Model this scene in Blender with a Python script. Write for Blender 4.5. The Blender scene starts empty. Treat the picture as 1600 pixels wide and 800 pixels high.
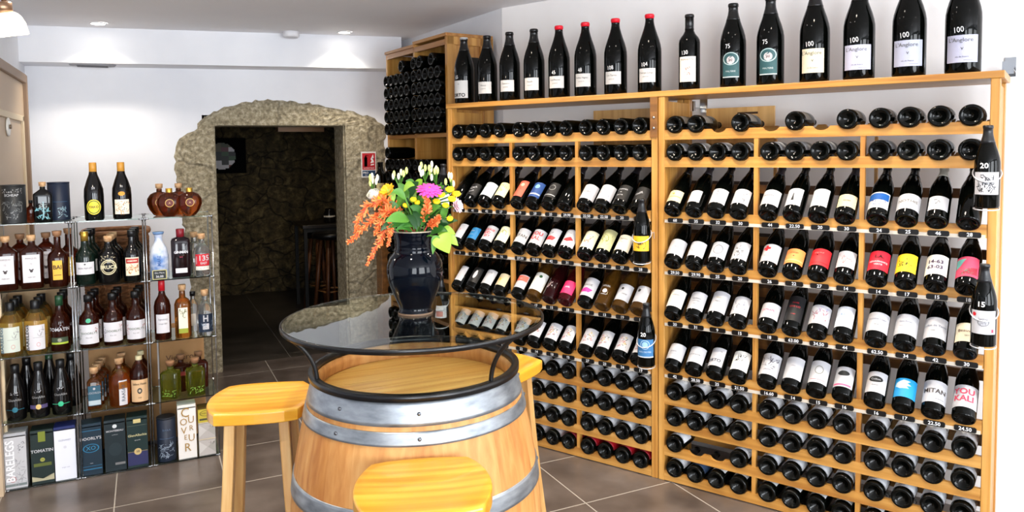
import bpy, bmesh, math, random
from math import sin, cos, pi, radians, atan2, sqrt, hypot
from mathutils import Vector, Matrix
random.seed(7)
SC = bpy.context.scene
COL = SC.collection

# ------------------------------------------------------------------ camera
YAW, PIT, ROL = 0.45382219, 0.05753114, -0.01140393
FOC, PPY, HC = 1171.3, 303.03, 1.6
_f = Vector((sin(YAW)*cos(PIT), cos(YAW)*cos(PIT), -sin(PIT)))
_r = Vector((cos(YAW), -sin(YAW), 0)); _u = _r.cross(_f)
CR = _r*cos(ROL) + _u*sin(ROL); CU = -_r*sin(ROL) + _u*cos(ROL); CF = _f
EYE = Vector((0, 0, HC))
cd = bpy.data.cameras.new('camera'); cam = bpy.data.objects.new('camera', cd); COL.objects.link(cam)
cd.sensor_width = 36.0; cd.sensor_fit = 'HORIZONTAL'; cd.lens = 36.0*FOC/1600.0
cd.shift_y = -(400-PPY)/1600.0; cd.clip_start = 0.05
cam.matrix_world = Matrix(((CR.x, CU.x, -CF.x, 0), (CR.y, CU.y, -CF.y, 0), (CR.z, CU.z, -CF.z, HC), (0, 0, 0, 1)))
SC.camera = cam

# ------------------------------------------------------------------ world, lights, exposure
SC.view_settings.view_transform = 'Standard'; SC.view_settings.look = 'None'
SC.view_settings.gamma = 1.0; SC.view_settings.use_curve_mapping = False
SC.view_settings.exposure = 0.86
w = bpy.data.worlds.new('world'); SC.world = w; w.use_nodes = True
bg = w.node_tree.nodes['Background']; bg.inputs[0].default_value = (0.78, 0.88, 1.0, 1); bg.inputs[1].default_value = 1.3

def area(name, loc, aim, sx, sy, power, col):
    l = bpy.data.lights.new(name, 'AREA'); l.shape = 'RECTANGLE'; l.size = sx; l.size_y = sy
    l.energy = power; l.color = col
    o = bpy.data.objects.new(name, l); COL.objects.link(o); o.location = loc
    o.rotation_euler = (Vector(aim)-Vector(loc)).to_track_quat('-Z', 'Y').to_euler()
    return o
area('window_daylight', (-1.0, -2.45, 1.45), (-0.6, 1.5, 2.6), 1.5, 1.9, 70, (0.90, 0.95, 1.0))
area('window_daylight', (1.6, -2.45, 1.45), (1.7, 1.5, 2.6), 1.9, 1.9, 92, (0.93, 0.965, 1.0))
area('window_daylight', (4.3, -2.45, 1.45), (3.0, 1.5, 2.6), 1.5, 1.9, 38, (0.93, 0.965, 1.0))

# ------------------------------------------------------------------ small helpers
def lin(c):
    def g(v):
        v /= 255.0
        return v/12.92 if v <= 0.04045 else ((v+0.055)/1.055)**2.4
    return tuple(g(v) for v in c) + (1.0,)
MATS = {}
def mat(col, rough=0.5, metal=0.0, trans=0.0, ior=1.45, emit=0.0, name=None, coat=0.0, spec=0.5):
    key = (tuple(col), rough, metal, trans, ior, emit, coat, spec)
    if key in MATS: return MATS[key]
    m = bpy.data.materials.new(name or 'paint'); m.use_nodes = True
    b = m.node_tree.nodes['Principled BSDF']
    b.inputs['Base Color'].default_value = lin(col); b.inputs['Roughness'].default_value = rough
    b.inputs['Metallic'].default_value = metal; b.inputs['Transmission Weight'].default_value = trans
    b.inputs['IOR'].default_value = ior; b.inputs['Coat Weight'].default_value = coat
    b.inputs['Specular IOR Level'].default_value = spec
    if emit:
        b.inputs['Emission Color'].default_value = lin(col); b.inputs['Emission Strength'].default_value = emit
    MATS[key] = m
    return m
def nodes(m):
    nt = m.node_tree
    return nt, nt.nodes['Principled BSDF'], (lambda t: nt.nodes.new(t)), (lambda a, b: nt.links.new(a, b))
def noise_mat(name, c1, c2, scale=5, rough=0.6, bump=0.0, stretch=(1, 1, 1), detail=6, bscale=None, c3=None, rot=(0, 0, 0), lo=0.3, hi=0.7, coat=0.0, dist=0.0, bdist=0.01, prerot=None):
    m = bpy.data.materials.new(name); m.use_nodes = True
    nt, b, N, L = nodes(m)
    tc = N('ShaderNodeTexCoord'); mp = N('ShaderNodeMapping'); L(tc.outputs['Object'], mp.inputs[0])
    mp.inputs['Scale'].default_value = stretch; mp.inputs['Rotation'].default_value = rot
    if prerot is not None:
        m0 = N('ShaderNodeMapping'); m0.inputs['Rotation'].default_value = (0, 0, prerot)
        L(tc.outputs['Object'], m0.inputs[0]); L(m0.outputs[0], mp.inputs[0])
    n = N('ShaderNodeTexNoise'); n.inputs['Scale'].default_value = scale; n.inputs['Detail'].default_value = detail
    n.inputs['Distortion'].default_value = dist
    L(mp.outputs[0], n.inputs['Vector'])
    r = N('ShaderNodeValToRGB'); L(n.outputs[0], r.inputs[0])
    r.color_ramp.elements[0].position = lo; r.color_ramp.elements[0].color = lin(c1)
    r.color_ramp.elements[1].position = hi; r.color_ramp.elements[1].color = lin(c2)
    if c3:
        e = r.color_ramp.elements.new((lo+hi)/2); e.color = lin(c3)
    L(r.outputs[0], b.inputs['Base Color']); b.inputs['Roughness'].default_value = rough
    b.inputs['Coat Weight'].default_value = coat
    if bump:
        n2 = N('ShaderNodeTexNoise'); n2.inputs['Scale'].default_value = bscale or scale; n2.inputs['Detail'].default_value = 8
        L(mp.outputs[0], n2.inputs['Vector'])
        bp = N('ShaderNodeBump'); bp.inputs['Strength'].default_value = bump; bp.inputs['Distance'].default_value = bdist
        L(n2.outputs[0], bp.inputs['Height']); L(bp.outputs[0], b.inputs['Normal'])
    return m

class MB:
    """collects geometry with material slots, builds one mesh object"""
    def __init__(s): s.v = []; s.f = []; s.m = []; s.mats = []; s.sm = []
    def mi(s, m):
        if m not in s.mats: s.mats.append(m)
        return s.mats.index(m)
    def add(s, vs, fs, m, smooth=False):
        o = len(s.v); k = s.mi(m)
        s.v += [tuple(p) for p in vs]
        for f in fs:
            s.f.append(tuple(i+o for i in f)); s.m.append(k); s.sm.append(smooth)
    def box(s, x0, x1, y0, y1, z0, z1, m, M=None):
        p = [Vector((x, y, z)) for z in (z0, z1) for y in (y0, y1) for x in (x0, x1)]
        if M is not None: p = [M @ q if isinstance(M, Matrix) else M(q) for q in p]
        s.add(p, [(0, 2, 3, 1), (4, 5, 7, 6), (0, 1, 5, 4), (2, 6, 7, 3), (0, 4, 6, 2), (1, 3, 7, 5)], m)
    def prism(s, poly, h0, h1, m, M=lambda x, y, h: (x, y, h), smooth=False):
        n = len(poly)
        vs = [M(x, y, h0) for x, y in poly] + [M(x, y, h1) for x, y in poly]
        fs = [tuple(range(n))[::-1], tuple(range(n, 2*n))]
        s.add(vs, fs, m); s.add(vs, [(i, (i+1) % n, n+(i+1) % n, n+i) for i in range(n)], m, smooth)
    def tube(s, pts, r, m, seg=8, closed=False, caps=True):
        pts = [Vector(p) for p in pts]; n = len(pts)
        rs = r if isinstance(r, (list, tuple)) else [r]*n
        vs = []; prev = None
        for i, p in enumerate(pts):
            if closed: t = pts[(i+1) % n]-pts[i-1]
            else: t = pts[min(i+1, n-1)]-pts[max(i-1, 0)]
            t.normalize()
            if prev is None:
                a = Vector((0, 0, 1)) if abs(t.z) < 0.9 else Vector((1, 0, 0)); nn = t.cross(a).normalized()
            else:
                nn = (prev-t*prev.dot(t)).normalized()
            prev = nn; bb = t.cross(nn)
            for k in range(seg):
                a = 2*pi*k/seg
                vs.append(p+(nn*cos(a)+bb*sin(a))*rs[i])
        fs = []
        for i in range(n if closed else n-1):
            j = (i+1) % n
            for k in range(seg):
                k2 = (k+1) % seg
                fs.append((i*seg+k, i*seg+k2, j*seg+k2, j*seg+k))
        s.add(vs, fs, m, True)
        if caps and not closed:
            s.add(vs[:seg], [tuple(range(seg))[::-1]], m); s.add(vs[-seg:], [tuple(range(seg))], m)
    def loft(s, secs, m, seg=28, cap=True, smooth=True):
        """secs: (z, rx, ry, n) superellipse sections"""
        vs = []; fs = []
        for (z, rx, ry, n) in secs:
            for k in range(seg):
                a = 2*pi*k/seg; c, d = cos(a), sin(a)
                vs.append(((abs(c)**(2/n))*rx*(1 if c >= 0 else -1), (abs(d)**(2/n))*ry*(1 if d >= 0 else -1), z))
        for i in range(len(secs)-1):
            for k in range(seg):
                k2 = (k+1) % seg
                fs.append((i*seg+k, i*seg+k2, (i+1)*seg+k2, (i+1)*seg+k))
        s.add(vs, fs, m, smooth)
        if cap:
            s.add(vs[:seg], [tuple(range(seg))[::-1]], m); s.add(vs[-seg:], [tuple(range(seg))], m)
    def mesh(s, name):
        me = bpy.data.meshes.new(name); me.from_pydata(s.v, [], s.f)
        for m in s.mats: me.materials.append(m)
        me.polygons.foreach_set('material_index', s.m); me.polygons.foreach_set('use_smooth', s.sm)
        bm = bmesh.new(); bm.from_mesh(me); bmesh.ops.remove_doubles(bm, verts=bm.verts, dist=1e-5)
        bm.to_mesh(me); bm.free(); me.update(); return me
    def build(s, name, parent=None, bevel=0.0):
        o = bpy.data.objects.new(name, s.mesh(name)); COL.objects.link(o)
        if parent: o.parent = parent
        if bevel:
            b = o.modifiers.new('bevel', 'BEVEL'); b.width = bevel; b.segments = 2; b.limit_method = 'ANGLE'; b.angle_limit = radians(40)
        return o
def tag(o, label=None, cat=None, group=None, kind=None):
    if label: o['label'] = label
    if cat: o['category'] = cat
    if group: o['group'] = group
    if kind: o['kind'] = kind
    return o
def struct(o): o['kind'] = 'structure'; return o
def empty(name, loc=(0, 0, 0), rz=0):
    o = bpy.data.objects.new(name, None); COL.objects.link(o); o.location = loc; o.rotation_euler = (0, 0, rz)
    o.empty_display_size = 0.05; return o
def inst(name, me, parent=None, M=None):
    o = bpy.data.objects.new(name, me); COL.objects.link(o)
    if parent: o.parent = parent
    if M is not None: o.matrix_world = M
    return o
def rayp(x, y, P0, n):
    d = CF + CR*((x-800)/FOC) - CU*((y-PPY)/FOC)
    return EYE + d*((Vector(P0)-EYE).dot(Vector(n))/d.dot(Vector(n)))
def onY(x, y, Y): return rayp(x, y, (0, Y, 0), (0, 1, 0))
def onZ(x, y, z): return rayp(x, y, (0, 0, z), (0, 0, 1))
ORD = ['', 'first', 'second', 'third', 'fourth', 'fifth', 'sixth', 'seventh', 'eighth', 'ninth', 'tenth', 'eleventh', 'twelfth']

# ------------------------------------------------------------------ text and labels
TXT = {}
def text_mesh(s, bold=0.0):
    if (s, bold) not in TXT:
        c = bpy.data.curves.new('t', 'FONT'); c.body = s; c.size = 1.0; c.resolution_u = 2; c.align_x = 'CENTER'; c.align_y = 'CENTER'
        c.offset = bold
        o = bpy.data.objects.new('t', c); COL.objects.link(o)
        dg = bpy.context.evaluated_depsgraph_get(); dg.update()
        me = bpy.data.meshes.new_from_object(o.evaluated_get(dg))
        TXT[(s, bold)] = ([v.co.copy() for v in me.vertices], [tuple(p.vertices) for p in me.polygons])
        bpy.data.objects.remove(o); bpy.data.curves.remove(c); bpy.data.meshes.remove(me)
    return TXT[(s, bold)]
def surf_of(secs):
    """front surface mapper of a bottle: (x along the face, z, offset) -> point; the front is -Y"""
    zz = [q for q in secs if q[1] > 0.001]
    def f(x, z, off):
        a = zz[0]; b = zz[-1]
        for i in range(len(zz)-1):
            if zz[i][0] <= z <= zz[i+1][0] and zz[i+1][0] > zz[i][0] and zz[i][1] > 0.02: a, b = zz[i], zz[i+1]; break
        t = 0 if b[0] == a[0] else min(1, max(0, (z-a[0])/(b[0]-a[0])))
        rx, ry, n = (a[k]+(b[k]-a[k])*t for k in (1, 2, 3))
        if n < 2.3 and abs(rx-ry) < 0.012:
            th = x/rx
            return ((rx+off)*sin(th), -(ry+off)*cos(th), z)
        q = min(0.999, abs(x)/rx)
        return (x, -(ry*(1-q**n)**(1/n)+off), z)
    return f
def plane_surf(y):
    return lambda x, z, off: (x, y-off, z)
def art(mb, surf, cz, w, h, base, arts=(), cx=0.0, rough=0.55, off=0.0006, nx=12, metal=0.0):
    """a printed label: base patch plus lettering and shapes as inlaid faces"""
    def patch(x0, x1, z0, z1, o, m, nx, nz=2):
        vs = []; fs = []
        for j in range(nz+1):
            for i in range(nx+1):
                vs.append(surf(x0+(x1-x0)*i/nx, z0+(z1-z0)*j/nz, o))
        for j in range(nz):
            for i in range(nx):
                a = j*(nx+1)+i; fs.append((a, a+1, a+nx+2, a+nx+1))
        mb.add(vs, fs, m, True)
    if base: patch(cx-w/2, cx+w/2, cz-h/2, cz+h/2, off, mat(base, rough, metal), nx)
    for a in arts:
        k = a[0]
        if k == 't':      # text, x, z, size, colour, rotation, bold, squeeze
            _, s, x, z, sz, c = a[:6]; rot = a[6] if len(a) > 6 else 0; bold = a[7] if len(a) > 7 else 0.0; sq = a[8] if len(a) > 8 else 1.0
            vs, fs = text_mesh(s, bold); cr, sr = cos(rot), sin(rot)
            pv = []
            for v in vs:
                px, pz = v.x*sz*sq, v.y*sz
                pv.append(surf(cx+x+px*cr-pz*sr, cz+z+px*sr+pz*cr, off+0.0008+sz*.03))
            mb.add(pv, fs, mat(c, 0.5))
        elif k == 'r':    # rectangle x z w h colour
            _, x, z, ww, hh, c = a[:6]
            patch(cx+x-ww/2, cx+x+ww/2, cz+z-hh/2, cz+z+hh/2, off+0.0004, mat(c, 0.5), max(2, int(nx*ww/max(w, 0.001))), 1)
        elif k == 'd' or k == 'o':    # disc / ring x z r colour (rz)
            _, x, z, r, c = a[:5]; rz = a[5] if len(a) > 5 else r
            n = 20; o2 = off+0.0005
            if k == 'd':
                vs = [surf(cx+x, cz+z, o2)]+[surf(cx+x+q*r*cos(2*pi*i/n), cz+z+q*rz*sin(2*pi*i/n), o2) for q in (.25, .5, .75, 1) for i in range(n)]
                mb.add(vs, [(0, 1+i, 1+(i+1) % n) for i in range(n)]+[(1+j*n+i, 1+j*n+n+i, 1+j*n+n+(i+1) % n, 1+j*n+(i+1) % n) for j in range(3) for i in range(n)], mat(c, 0.5), True)
            else:
                vs = [surf(cx+x+q*r*cos(2*pi*i/n), cz+z+q*rz*sin(2*pi*i/n), off+0.0007) for q in (0.86, 1.0) for i in range(n)]
                mb.add(vs, [(i, (i+1) % n, n+(i+1) % n, n+i) for i in range(n)], mat(c, 0.5))
        elif k == 's':    # scribble: seed, x, z, w, h, colour, n
            _, sd, x, z, ww, hh, c, nn = a[:8]; rg = random.Random(sd)
            for q in range(nn):
                x1, z1 = x+rg.uniform(-.5, .5)*ww, z+rg.uniform(-.5, .5)*hh
                an = rg.uniform(0, pi); ln = rg.uniform(.15, .4)*min(ww, hh); t = rg.uniform(.0009, .0020)
                dx, dz = cos(an)*ln/2, sin(an)*ln/2
                px, pz = -sin(an)*t, cos(an)*t
                vs = [surf(cx+x1+sx*dx+sy*px, cz+z1+sx*dz+sy*pz, off+0.0006) for sx, sy in ((-1, -1), (1, -.4), (1, .4), (-1, 1))]
                mb.add(vs, [(0, 1, 2, 3)], mat(c, 0.5))
        elif k == 'p':    # polygon points colour
            _, pts, c = a
            mx_ = sum(p[0] for p in pts)/len(pts); mz_ = sum(p[1] for p in pts)/len(pts); ed = []
            for i in range(len(pts)):
                p, q = pts[i], pts[(i+1) % len(pts)]
                ed += [(p[0]+(q[0]-p[0])*t/4, p[1]+(q[1]-p[1])*t/4) for t in range(4)]
            n = len(ed); vs = [surf(cx+mx_, cz+mz_, off+.0006)]+[surf(cx+mx_+(x-mx_)*q, cz+mz_+(z-mz_)*q, off+.0006) for q in (.25, .5, .75, 1) for x, z in ed]
            mb.add(vs, [(0, 1+i, 1+(i+1) % n) for i in range(n)]+[(1+j*n+i, 1+j*n+n+i, 1+j*n+n+(i+1) % n, 1+j*n+(i+1) % n) for j in range(3) for i in range(n)], mat(c, 0.5))

# ------------------------------------------------------------------ materials of the place
def wood(name, c1, c2, c3, axis, scale=9, rough=0.42, coat=0.12, prerot=None, lo=.28, hi=.72):
    st = {'x': (0.5, 11, 11), 'y': (11, 0.5, 11), 'z': (11, 11, 0.5)}[axis]
    return noise_mat(name, c1, c2, scale=scale/3, rough=rough, bump=0.08, stretch=st, c3=c3, detail=7, coat=coat, dist=0.35, bscale=scale, bdist=0.002, prerot=prerot, lo=lo, hi=hi)
RA = 1.0876
OAK_X = wood('oak_along_x', (156, 99, 37), (212, 161, 88), (189, 135, 62), 'x', prerot=RA)
OAK_Z = wood('oak_upright', (157, 101, 39), (210, 159, 86), (189, 135, 62), 'z')
OAK_D = wood('oak_shelf_dark', (100, 62, 28), (150, 102, 50), (124, 82, 38), 'x', prerot=RA)
OAK_C = wood('oak_cabinet_shade', (141, 88, 35), (188, 135, 69), (165, 112, 52), 'x', prerot=1.446)  # cabinet oak toned down, its shade put into the colour
PINE = wood('pine_crate', (196, 140, 74), (236, 190, 120), (218, 168, 96), 'z')
STOOL_TOP = wood('stool_seat_wood', (199, 127, 23), (225, 176, 64), (214, 153, 39), 'x', rough=0.32, coat=0.3)
STOOL_LEG = wood('stool_leg_wood', (171, 120, 64), (212, 174, 118), (192, 149, 90), 'z')
def stave(name, c1, c2, c3): return noise_mat(name, c1, c2, scale=5, rough=0.6, bump=0.1, stretch=(9, 9, 0.6), c3=c3, detail=8, dist=0.3, bscale=14, bdist=0.003, lo=.25, hi=.8)
STAVE = stave('barrel_stave', (160, 99, 43), (196, 147, 86), (181, 125, 64))
STAVE_B = stave('barrel_stave_pale', (173, 116, 60), (201, 155, 95), (188, 135, 75))
STAVE_C = stave('barrel_stave_deep', (147, 85, 31), (188, 133, 70), (170, 112, 52))
HEADW = wood('barrel_head_wood', (186, 128, 50), (216, 175, 97), (205, 154, 72), 'x', rough=0.42, coat=0.15)
BLACK_GLASS = mat((3, 4, 3), 0.04, spec=0.24, name='dark_bottle_glass')
BLACK_CAP = mat((14, 14, 16), 0.25, name='black_capsule')
BLACK_METAL = mat((10, 10, 12), 0.28, name='black_metal')
CHROME = mat((176, 180, 184), 0.14, metal=1.0, name='chrome')
CORK = noise_mat('cork', (176, 128, 84), (222, 184, 140), scale=60, rough=0.8)
WALLW = noise_mat('white_wall_paint', (226, 228, 234), (238, 239, 243), scale=2.2, rough=0.7, bump=0.1, bscale=30, bdist=0.002)
WALLR = noise_mat('white_wall_warm_light', (238, 234, 232), (246, 243, 241), scale=2.0, rough=0.65, bump=0.05, bscale=30, bdist=0.002)  # white paint warmed to carry lamplight in the wall colour
CEIL = noise_mat('ceiling_paint', (238, 238, 242), (244, 244, 247), scale=1.5, rough=0.75)

def galvanised():
    m = noise_mat('galvanised_steel', (112, 118, 124), (176, 182, 188), scale=14, rough=0.4, stretch=(1, 1, 3), lo=0.25, hi=0.75)
    m.node_tree.nodes['Principled BSDF'].inputs['Metallic'].default_value = 0.75
    return m
GALV = galvanised()

def stone(name, c1, c2, c3, scale=3.0, bump=0.6, crack=1.7, flat=1.0, low=0.62, wid=0.035):
    m = bpy.data.materials.new(name); m.use_nodes = True
    nt, b, N, L = nodes(m)
    tc = N('ShaderNodeTexCoord')
    n = N('ShaderNodeTexNoise'); n.inputs['Scale'].default_value = scale*3; n.inputs['Detail'].default_value = 10; n.inputs['Roughness'].default_value = 0.7
    L(tc.outputs['Object'], n.inputs['Vector'])
    r = N('ShaderNodeValToRGB'); L(n.outputs[0], r.inputs[0])
    r.color_ramp.elements[0].position = 0.32; r.color_ramp.elements[0].color = lin(c1)
    r.color_ramp.elements[1].position = 0.72; r.color_ramp.elements[1].color = lin(c2)
    e = r.color_ramp.elements.new(0.52); e.color = lin(c3)
    wv = N('ShaderNodeTexNoise'); wv.inputs['Scale'].default_value = 2.5; L(tc.outputs['Object'], wv.inputs['Vector'])
    va = N('ShaderNodeVectorMath'); va.operation = 'MULTIPLY_ADD'; L(wv.outputs['Color'], va.inputs[0])
    va.inputs[1].default_value = (0.9, 0.9, 0.9); sc_ = N('ShaderNodeVectorMath'); sc_.operation = 'MULTIPLY'; L(tc.outputs['Object'], sc_.inputs[0]); sc_.inputs[1].default_value = (1, 1, flat); L(sc_.outputs[0], va.inputs[2])
    v = N('ShaderNodeTexVoronoi'); v.feature = 'DISTANCE_TO_EDGE'; v.inputs['Scale'].default_value = crack; L(va.outputs[0], v.inputs['Vector'])
    cr = N('ShaderNodeMapRange'); L(v.outputs['Distance'], cr.inputs[0]); cr.inputs[1].default_value = 0.0; cr.inputs[2].default_value = wid
    n3 = N('ShaderNodeTexNoise'); n3.inputs['Scale'].default_value = 55; n3.inputs['Detail'].default_value = 6; L(tc.outputs['Object'], n3.inputs['Vector'])
    ad = N('ShaderNodeMath'); ad.operation = 'MULTIPLY_ADD'; L(n3.outputs[0], ad.inputs[0]); ad.inputs[1].default_value = 0.8; L(cr.outputs[0], ad.inputs[2])
    ad2 = N('ShaderNodeMath'); ad2.operation = 'MULTIPLY_ADD'; L(n.outputs[0], ad2.inputs[0]); ad2.inputs[1].default_value = 2.2; L(ad.outputs[0], ad2.inputs[2])
    bp = N('ShaderNodeBump'); bp.inputs['Strength'].default_value = bump; bp.inputs['Distance'].default_value = 0.03
    L(ad2.outputs[0], bp.inputs['Height']); L(bp.outputs[0], b.inputs['Normal'])
    mx = N('ShaderNodeMixRGB'); mx.blend_type = 'MULTIPLY'; L(r.outputs[0], mx.inputs[1])
    cm = N('ShaderNodeMapRange'); L(cr.outputs[0], cm.inputs[0]); cm.inputs[3].default_value = low; cm.inputs[4].default_value = 1
    L(cm.outputs[0], mx.inputs[2]); mx.inputs[0].default_value = 1
    L(mx.outputs[0], b.inputs['Base Color']); b.inputs['Roughness'].default_value = 0.85
    return m
STONE = stone('cut_stone', (104, 94, 72), (228, 218, 194), (172, 160, 132), 11.0, 0.55, 1.1)
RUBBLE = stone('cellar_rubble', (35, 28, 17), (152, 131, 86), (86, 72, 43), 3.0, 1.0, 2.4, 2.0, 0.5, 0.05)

def tiles(name, ox, oy, sx, sy, c1, c2, cg, rough):
    m = bpy.data.materials.new(name); m.use_nodes = True
    nt, b, N, L = nodes(m)
    g = N('ShaderNodeNewGeometry'); sp = N('ShaderNodeSeparateXYZ'); L(g.outputs['Position'], sp.inputs[0])
    def line(out, o, s):
        a = N('ShaderNodeMath'); a.operation = 'SUBTRACT'; L(out, a.inputs[0]); a.inputs[1].default_value = o
        d = N('ShaderNodeMath'); d.operation = 'PINGPONG'; L(a.outputs[0], d.inputs[0]); d.inputs[1].default_value = s/2
        c = N('ShaderNodeMath'); c.operation = 'LESS_THAN'; L(d.outputs[0], c.inputs[0]); c.inputs[1].default_value = 0.0028
        return c.outputs[0]
    mx = N('ShaderNodeMath'); mx.operation = 'MAXIMUM'; L(line(sp.outputs[0], ox, sx), mx.inputs[0]); L(line(sp.outputs[1], oy, sy), mx.inputs[1])
    n = N('ShaderNodeTexNoise'); n.inputs['Scale'].default_value = 3.2; n.inputs['Detail'].default_value = 9; L(g.outputs['Position'], n.inputs['Vector'])
    r = N('ShaderNodeValToRGB'); L(n.outputs[0], r.inputs[0]); r.color_ramp.elements[0].position = 0.35; r.color_ramp.elements[1].position = 0.68
    r.color_ramp.elements[0].color = lin(c1); r.color_ramp.elements[1].color = lin(c2)
    mm = N('ShaderNodeMixRGB'); L(mx.outputs[0], mm.inputs[0]); L(r.outputs[0], mm.inputs[1]); mm.inputs[2].default_value = lin(cg)
    L(mm.outputs[0], b.inputs['Base Color'])
    rr = N('ShaderNodeMapRange'); L(mx.outputs[0], rr.inputs[0]); rr.inputs[3].default_value = rough; rr.inputs[4].default_value = 0.8
    L(rr.outputs[0], b.inputs['Roughness'])
    iv = N('ShaderNodeMath'); iv.operation = 'SUBTRACT'; iv.inputs[0].default_value = 1; L(mx.outputs[0], iv.inputs[1])
    bp = N('ShaderNodeBump'); bp.inputs['Strength'].default_value = 0.4; bp.inputs['Distance'].default_value = 0.002
    L(iv.outputs[0], bp.inputs['Height']); L(bp.outputs[0], b.inputs['Normal'])
    return m
TILE = tiles('floor_tile', -0.184, 3.79, 0.481, 0.475, (74, 64, 58), (112, 101, 94), (168, 160, 150), 0.3)
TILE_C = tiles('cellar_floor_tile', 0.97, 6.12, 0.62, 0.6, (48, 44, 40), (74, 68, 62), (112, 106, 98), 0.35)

# ------------------------------------------------------------------ rack frame of reference
TH = -0.48324856
RP = Vector((2.184, 2.895, 0)); RE = Vector((-sin(TH), -cos(TH), 0)); RB = Vector((cos(TH), -sin(TH), 0))
def RK(u, d, z): return RP + RE*u + RB*d + Vector((0, 0, z))
def RKM(q): return RK(q.x, q.y, q.z)
WALL_D = 0.50

# ------------------------------------------------------------------ room shell
YB = 5.85      # back wall face
XL = -0.69
corner = RK(0, WALL_D, 0); k0 = (4.27-corner.y)/RE.y; WC = corner+RE*k0      # wall corner behind the cabinet
fl = MB(); fl.add([(-4, -2.6, 0), (7, -2.6, 0), (7, YB+0.14, 0), (-4, YB+0.14, 0)], [(0, 1, 2, 3)], TILE); struct(fl.build('floor'))
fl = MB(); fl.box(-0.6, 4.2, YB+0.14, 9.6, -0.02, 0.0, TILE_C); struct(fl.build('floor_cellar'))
ceil = MB()
def cz(x): return 2.435+0.026*x
ceil.add([(-4, -2.6, cz(-4)), (7, -2.6, cz(7)), (7, 6.2, cz(7)), (-4, 6.2, cz(-4)), (-4, -2.6, cz(-4)+.1), (7, -2.6, cz(7)+.1), (7, 6.2, cz(7)+.1), (-4, 6.2, cz(-4)+.1)],
         [(0, 3, 2, 1), (4, 5, 6, 7)], CEIL)
struct(ceil.build('ceiling'))
# bulkhead beam across the back
bk = MB(); x0, x1 = XL, 1.80
bz = lambda x: 2.205+0.019*x
vs = [(x, y, z) for y in (5.6, YB+.02) for x in (x0, x1) for z in (bz(x), cz(x)+.03)]
bk.add(vs, [(0, 2, 3, 1), (4, 5, 7, 6), (0, 4, 6, 2), (0, 1, 5, 4), (2, 6, 7, 3)], WALLW); struct(bk.build('ceiling_bulkhead'))
# doorway pixels -> metres on the back wall
dl, dr, dt = 0.450, 1.402, 1.812
wb = MB(); T = 0.28
wb.box(XL-.1, dl-.06, YB, YB+T, 0, 2.5, WALLW); wb.box(dr+.06, 1.95, YB, YB+T, 0, 2.5, WALLW); wb.box(dl-.06, dr+.06, YB, YB+T, dt+.06, 2.5, WALLW)
struct(wb.build('wall_back'))
wl = MB(); wl.box(XL-.1, XL, 4.0, YB, 0, 2.5, WALLW); wl.box(-3.5, XL-.1, 4.0, 4.1, 0, 2.5, WALLW); wl.box(-3.6, -3.5, -2.6, 4.1, 0, 2.5, WALLW)
struct(wl.build('wall_left'))
def wallseg(mb, a, b, t, z1, m):
    a = Vector(a); b = Vector(b); d = (b-a).normalized(); n = Vector((d.y, -d.x, 0))*t
    mb.add([a, b, b+n, a+n]+[p+Vector((0, 0, z1)) for p in (a, b, b+n, a+n)], [(0, 3, 2, 1), (4, 5, 6, 7), (0, 1, 5, 4), (1, 2, 6, 5), (2, 3, 7, 6), (3, 0, 4, 7)], m)
WS = Vector((WC.x-0.10*(5.87-WC.y), 5.87, 0))          # far end of the side wall behind the cabinet
w2 = MB(); wallseg(w2, (WS.x, WS.y, 0), (WC.x, WC.y, 0), -0.1, 2.56, WALLW); struct(w2.build('wall_side'))
wend = WC+RE*7.9
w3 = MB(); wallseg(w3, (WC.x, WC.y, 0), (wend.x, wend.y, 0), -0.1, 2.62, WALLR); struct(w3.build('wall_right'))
# street side behind the viewer: wall with three window openings
wf = MB(); xs = [(-3.6, -1.8), (-.2, .6), (2.6, 3.5), (5.1, 6.5)]
for a, b in xs: wf.box(a, b, -2.6, -2.5, 0, 2.5, WALLW)
for a, b in ((-1.8, -.2), (.6, 2.6), (3.5, 5.1)):
    wf.box(a, b, -2.6, -2.5, 0, .45, WALLW); wf.box(a, b, -2.6, -2.5, 2.42, 2.62, WALLW)
struct(wf.build('wall_front'))
for i, (a, b) in enumerate(((-1.8, -.2), (.6, 2.6), (3.5, 5.1))):
    f = MB(); fm = mat((60, 60, 62), 0.4)
    f.box(a, a+.05, -2.58, -2.52, .45, 2.42, fm); f.box(b-.05, b, -2.58, -2.52, .45, 2.42, fm); f.box(a, b, -2.58, -2.52, .45, .5, fm); f.box(a, b, -2.58, -2.52, 2.37, 2.42, fm)
    struct(f.build('window_%d' % (i+1)))

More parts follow.
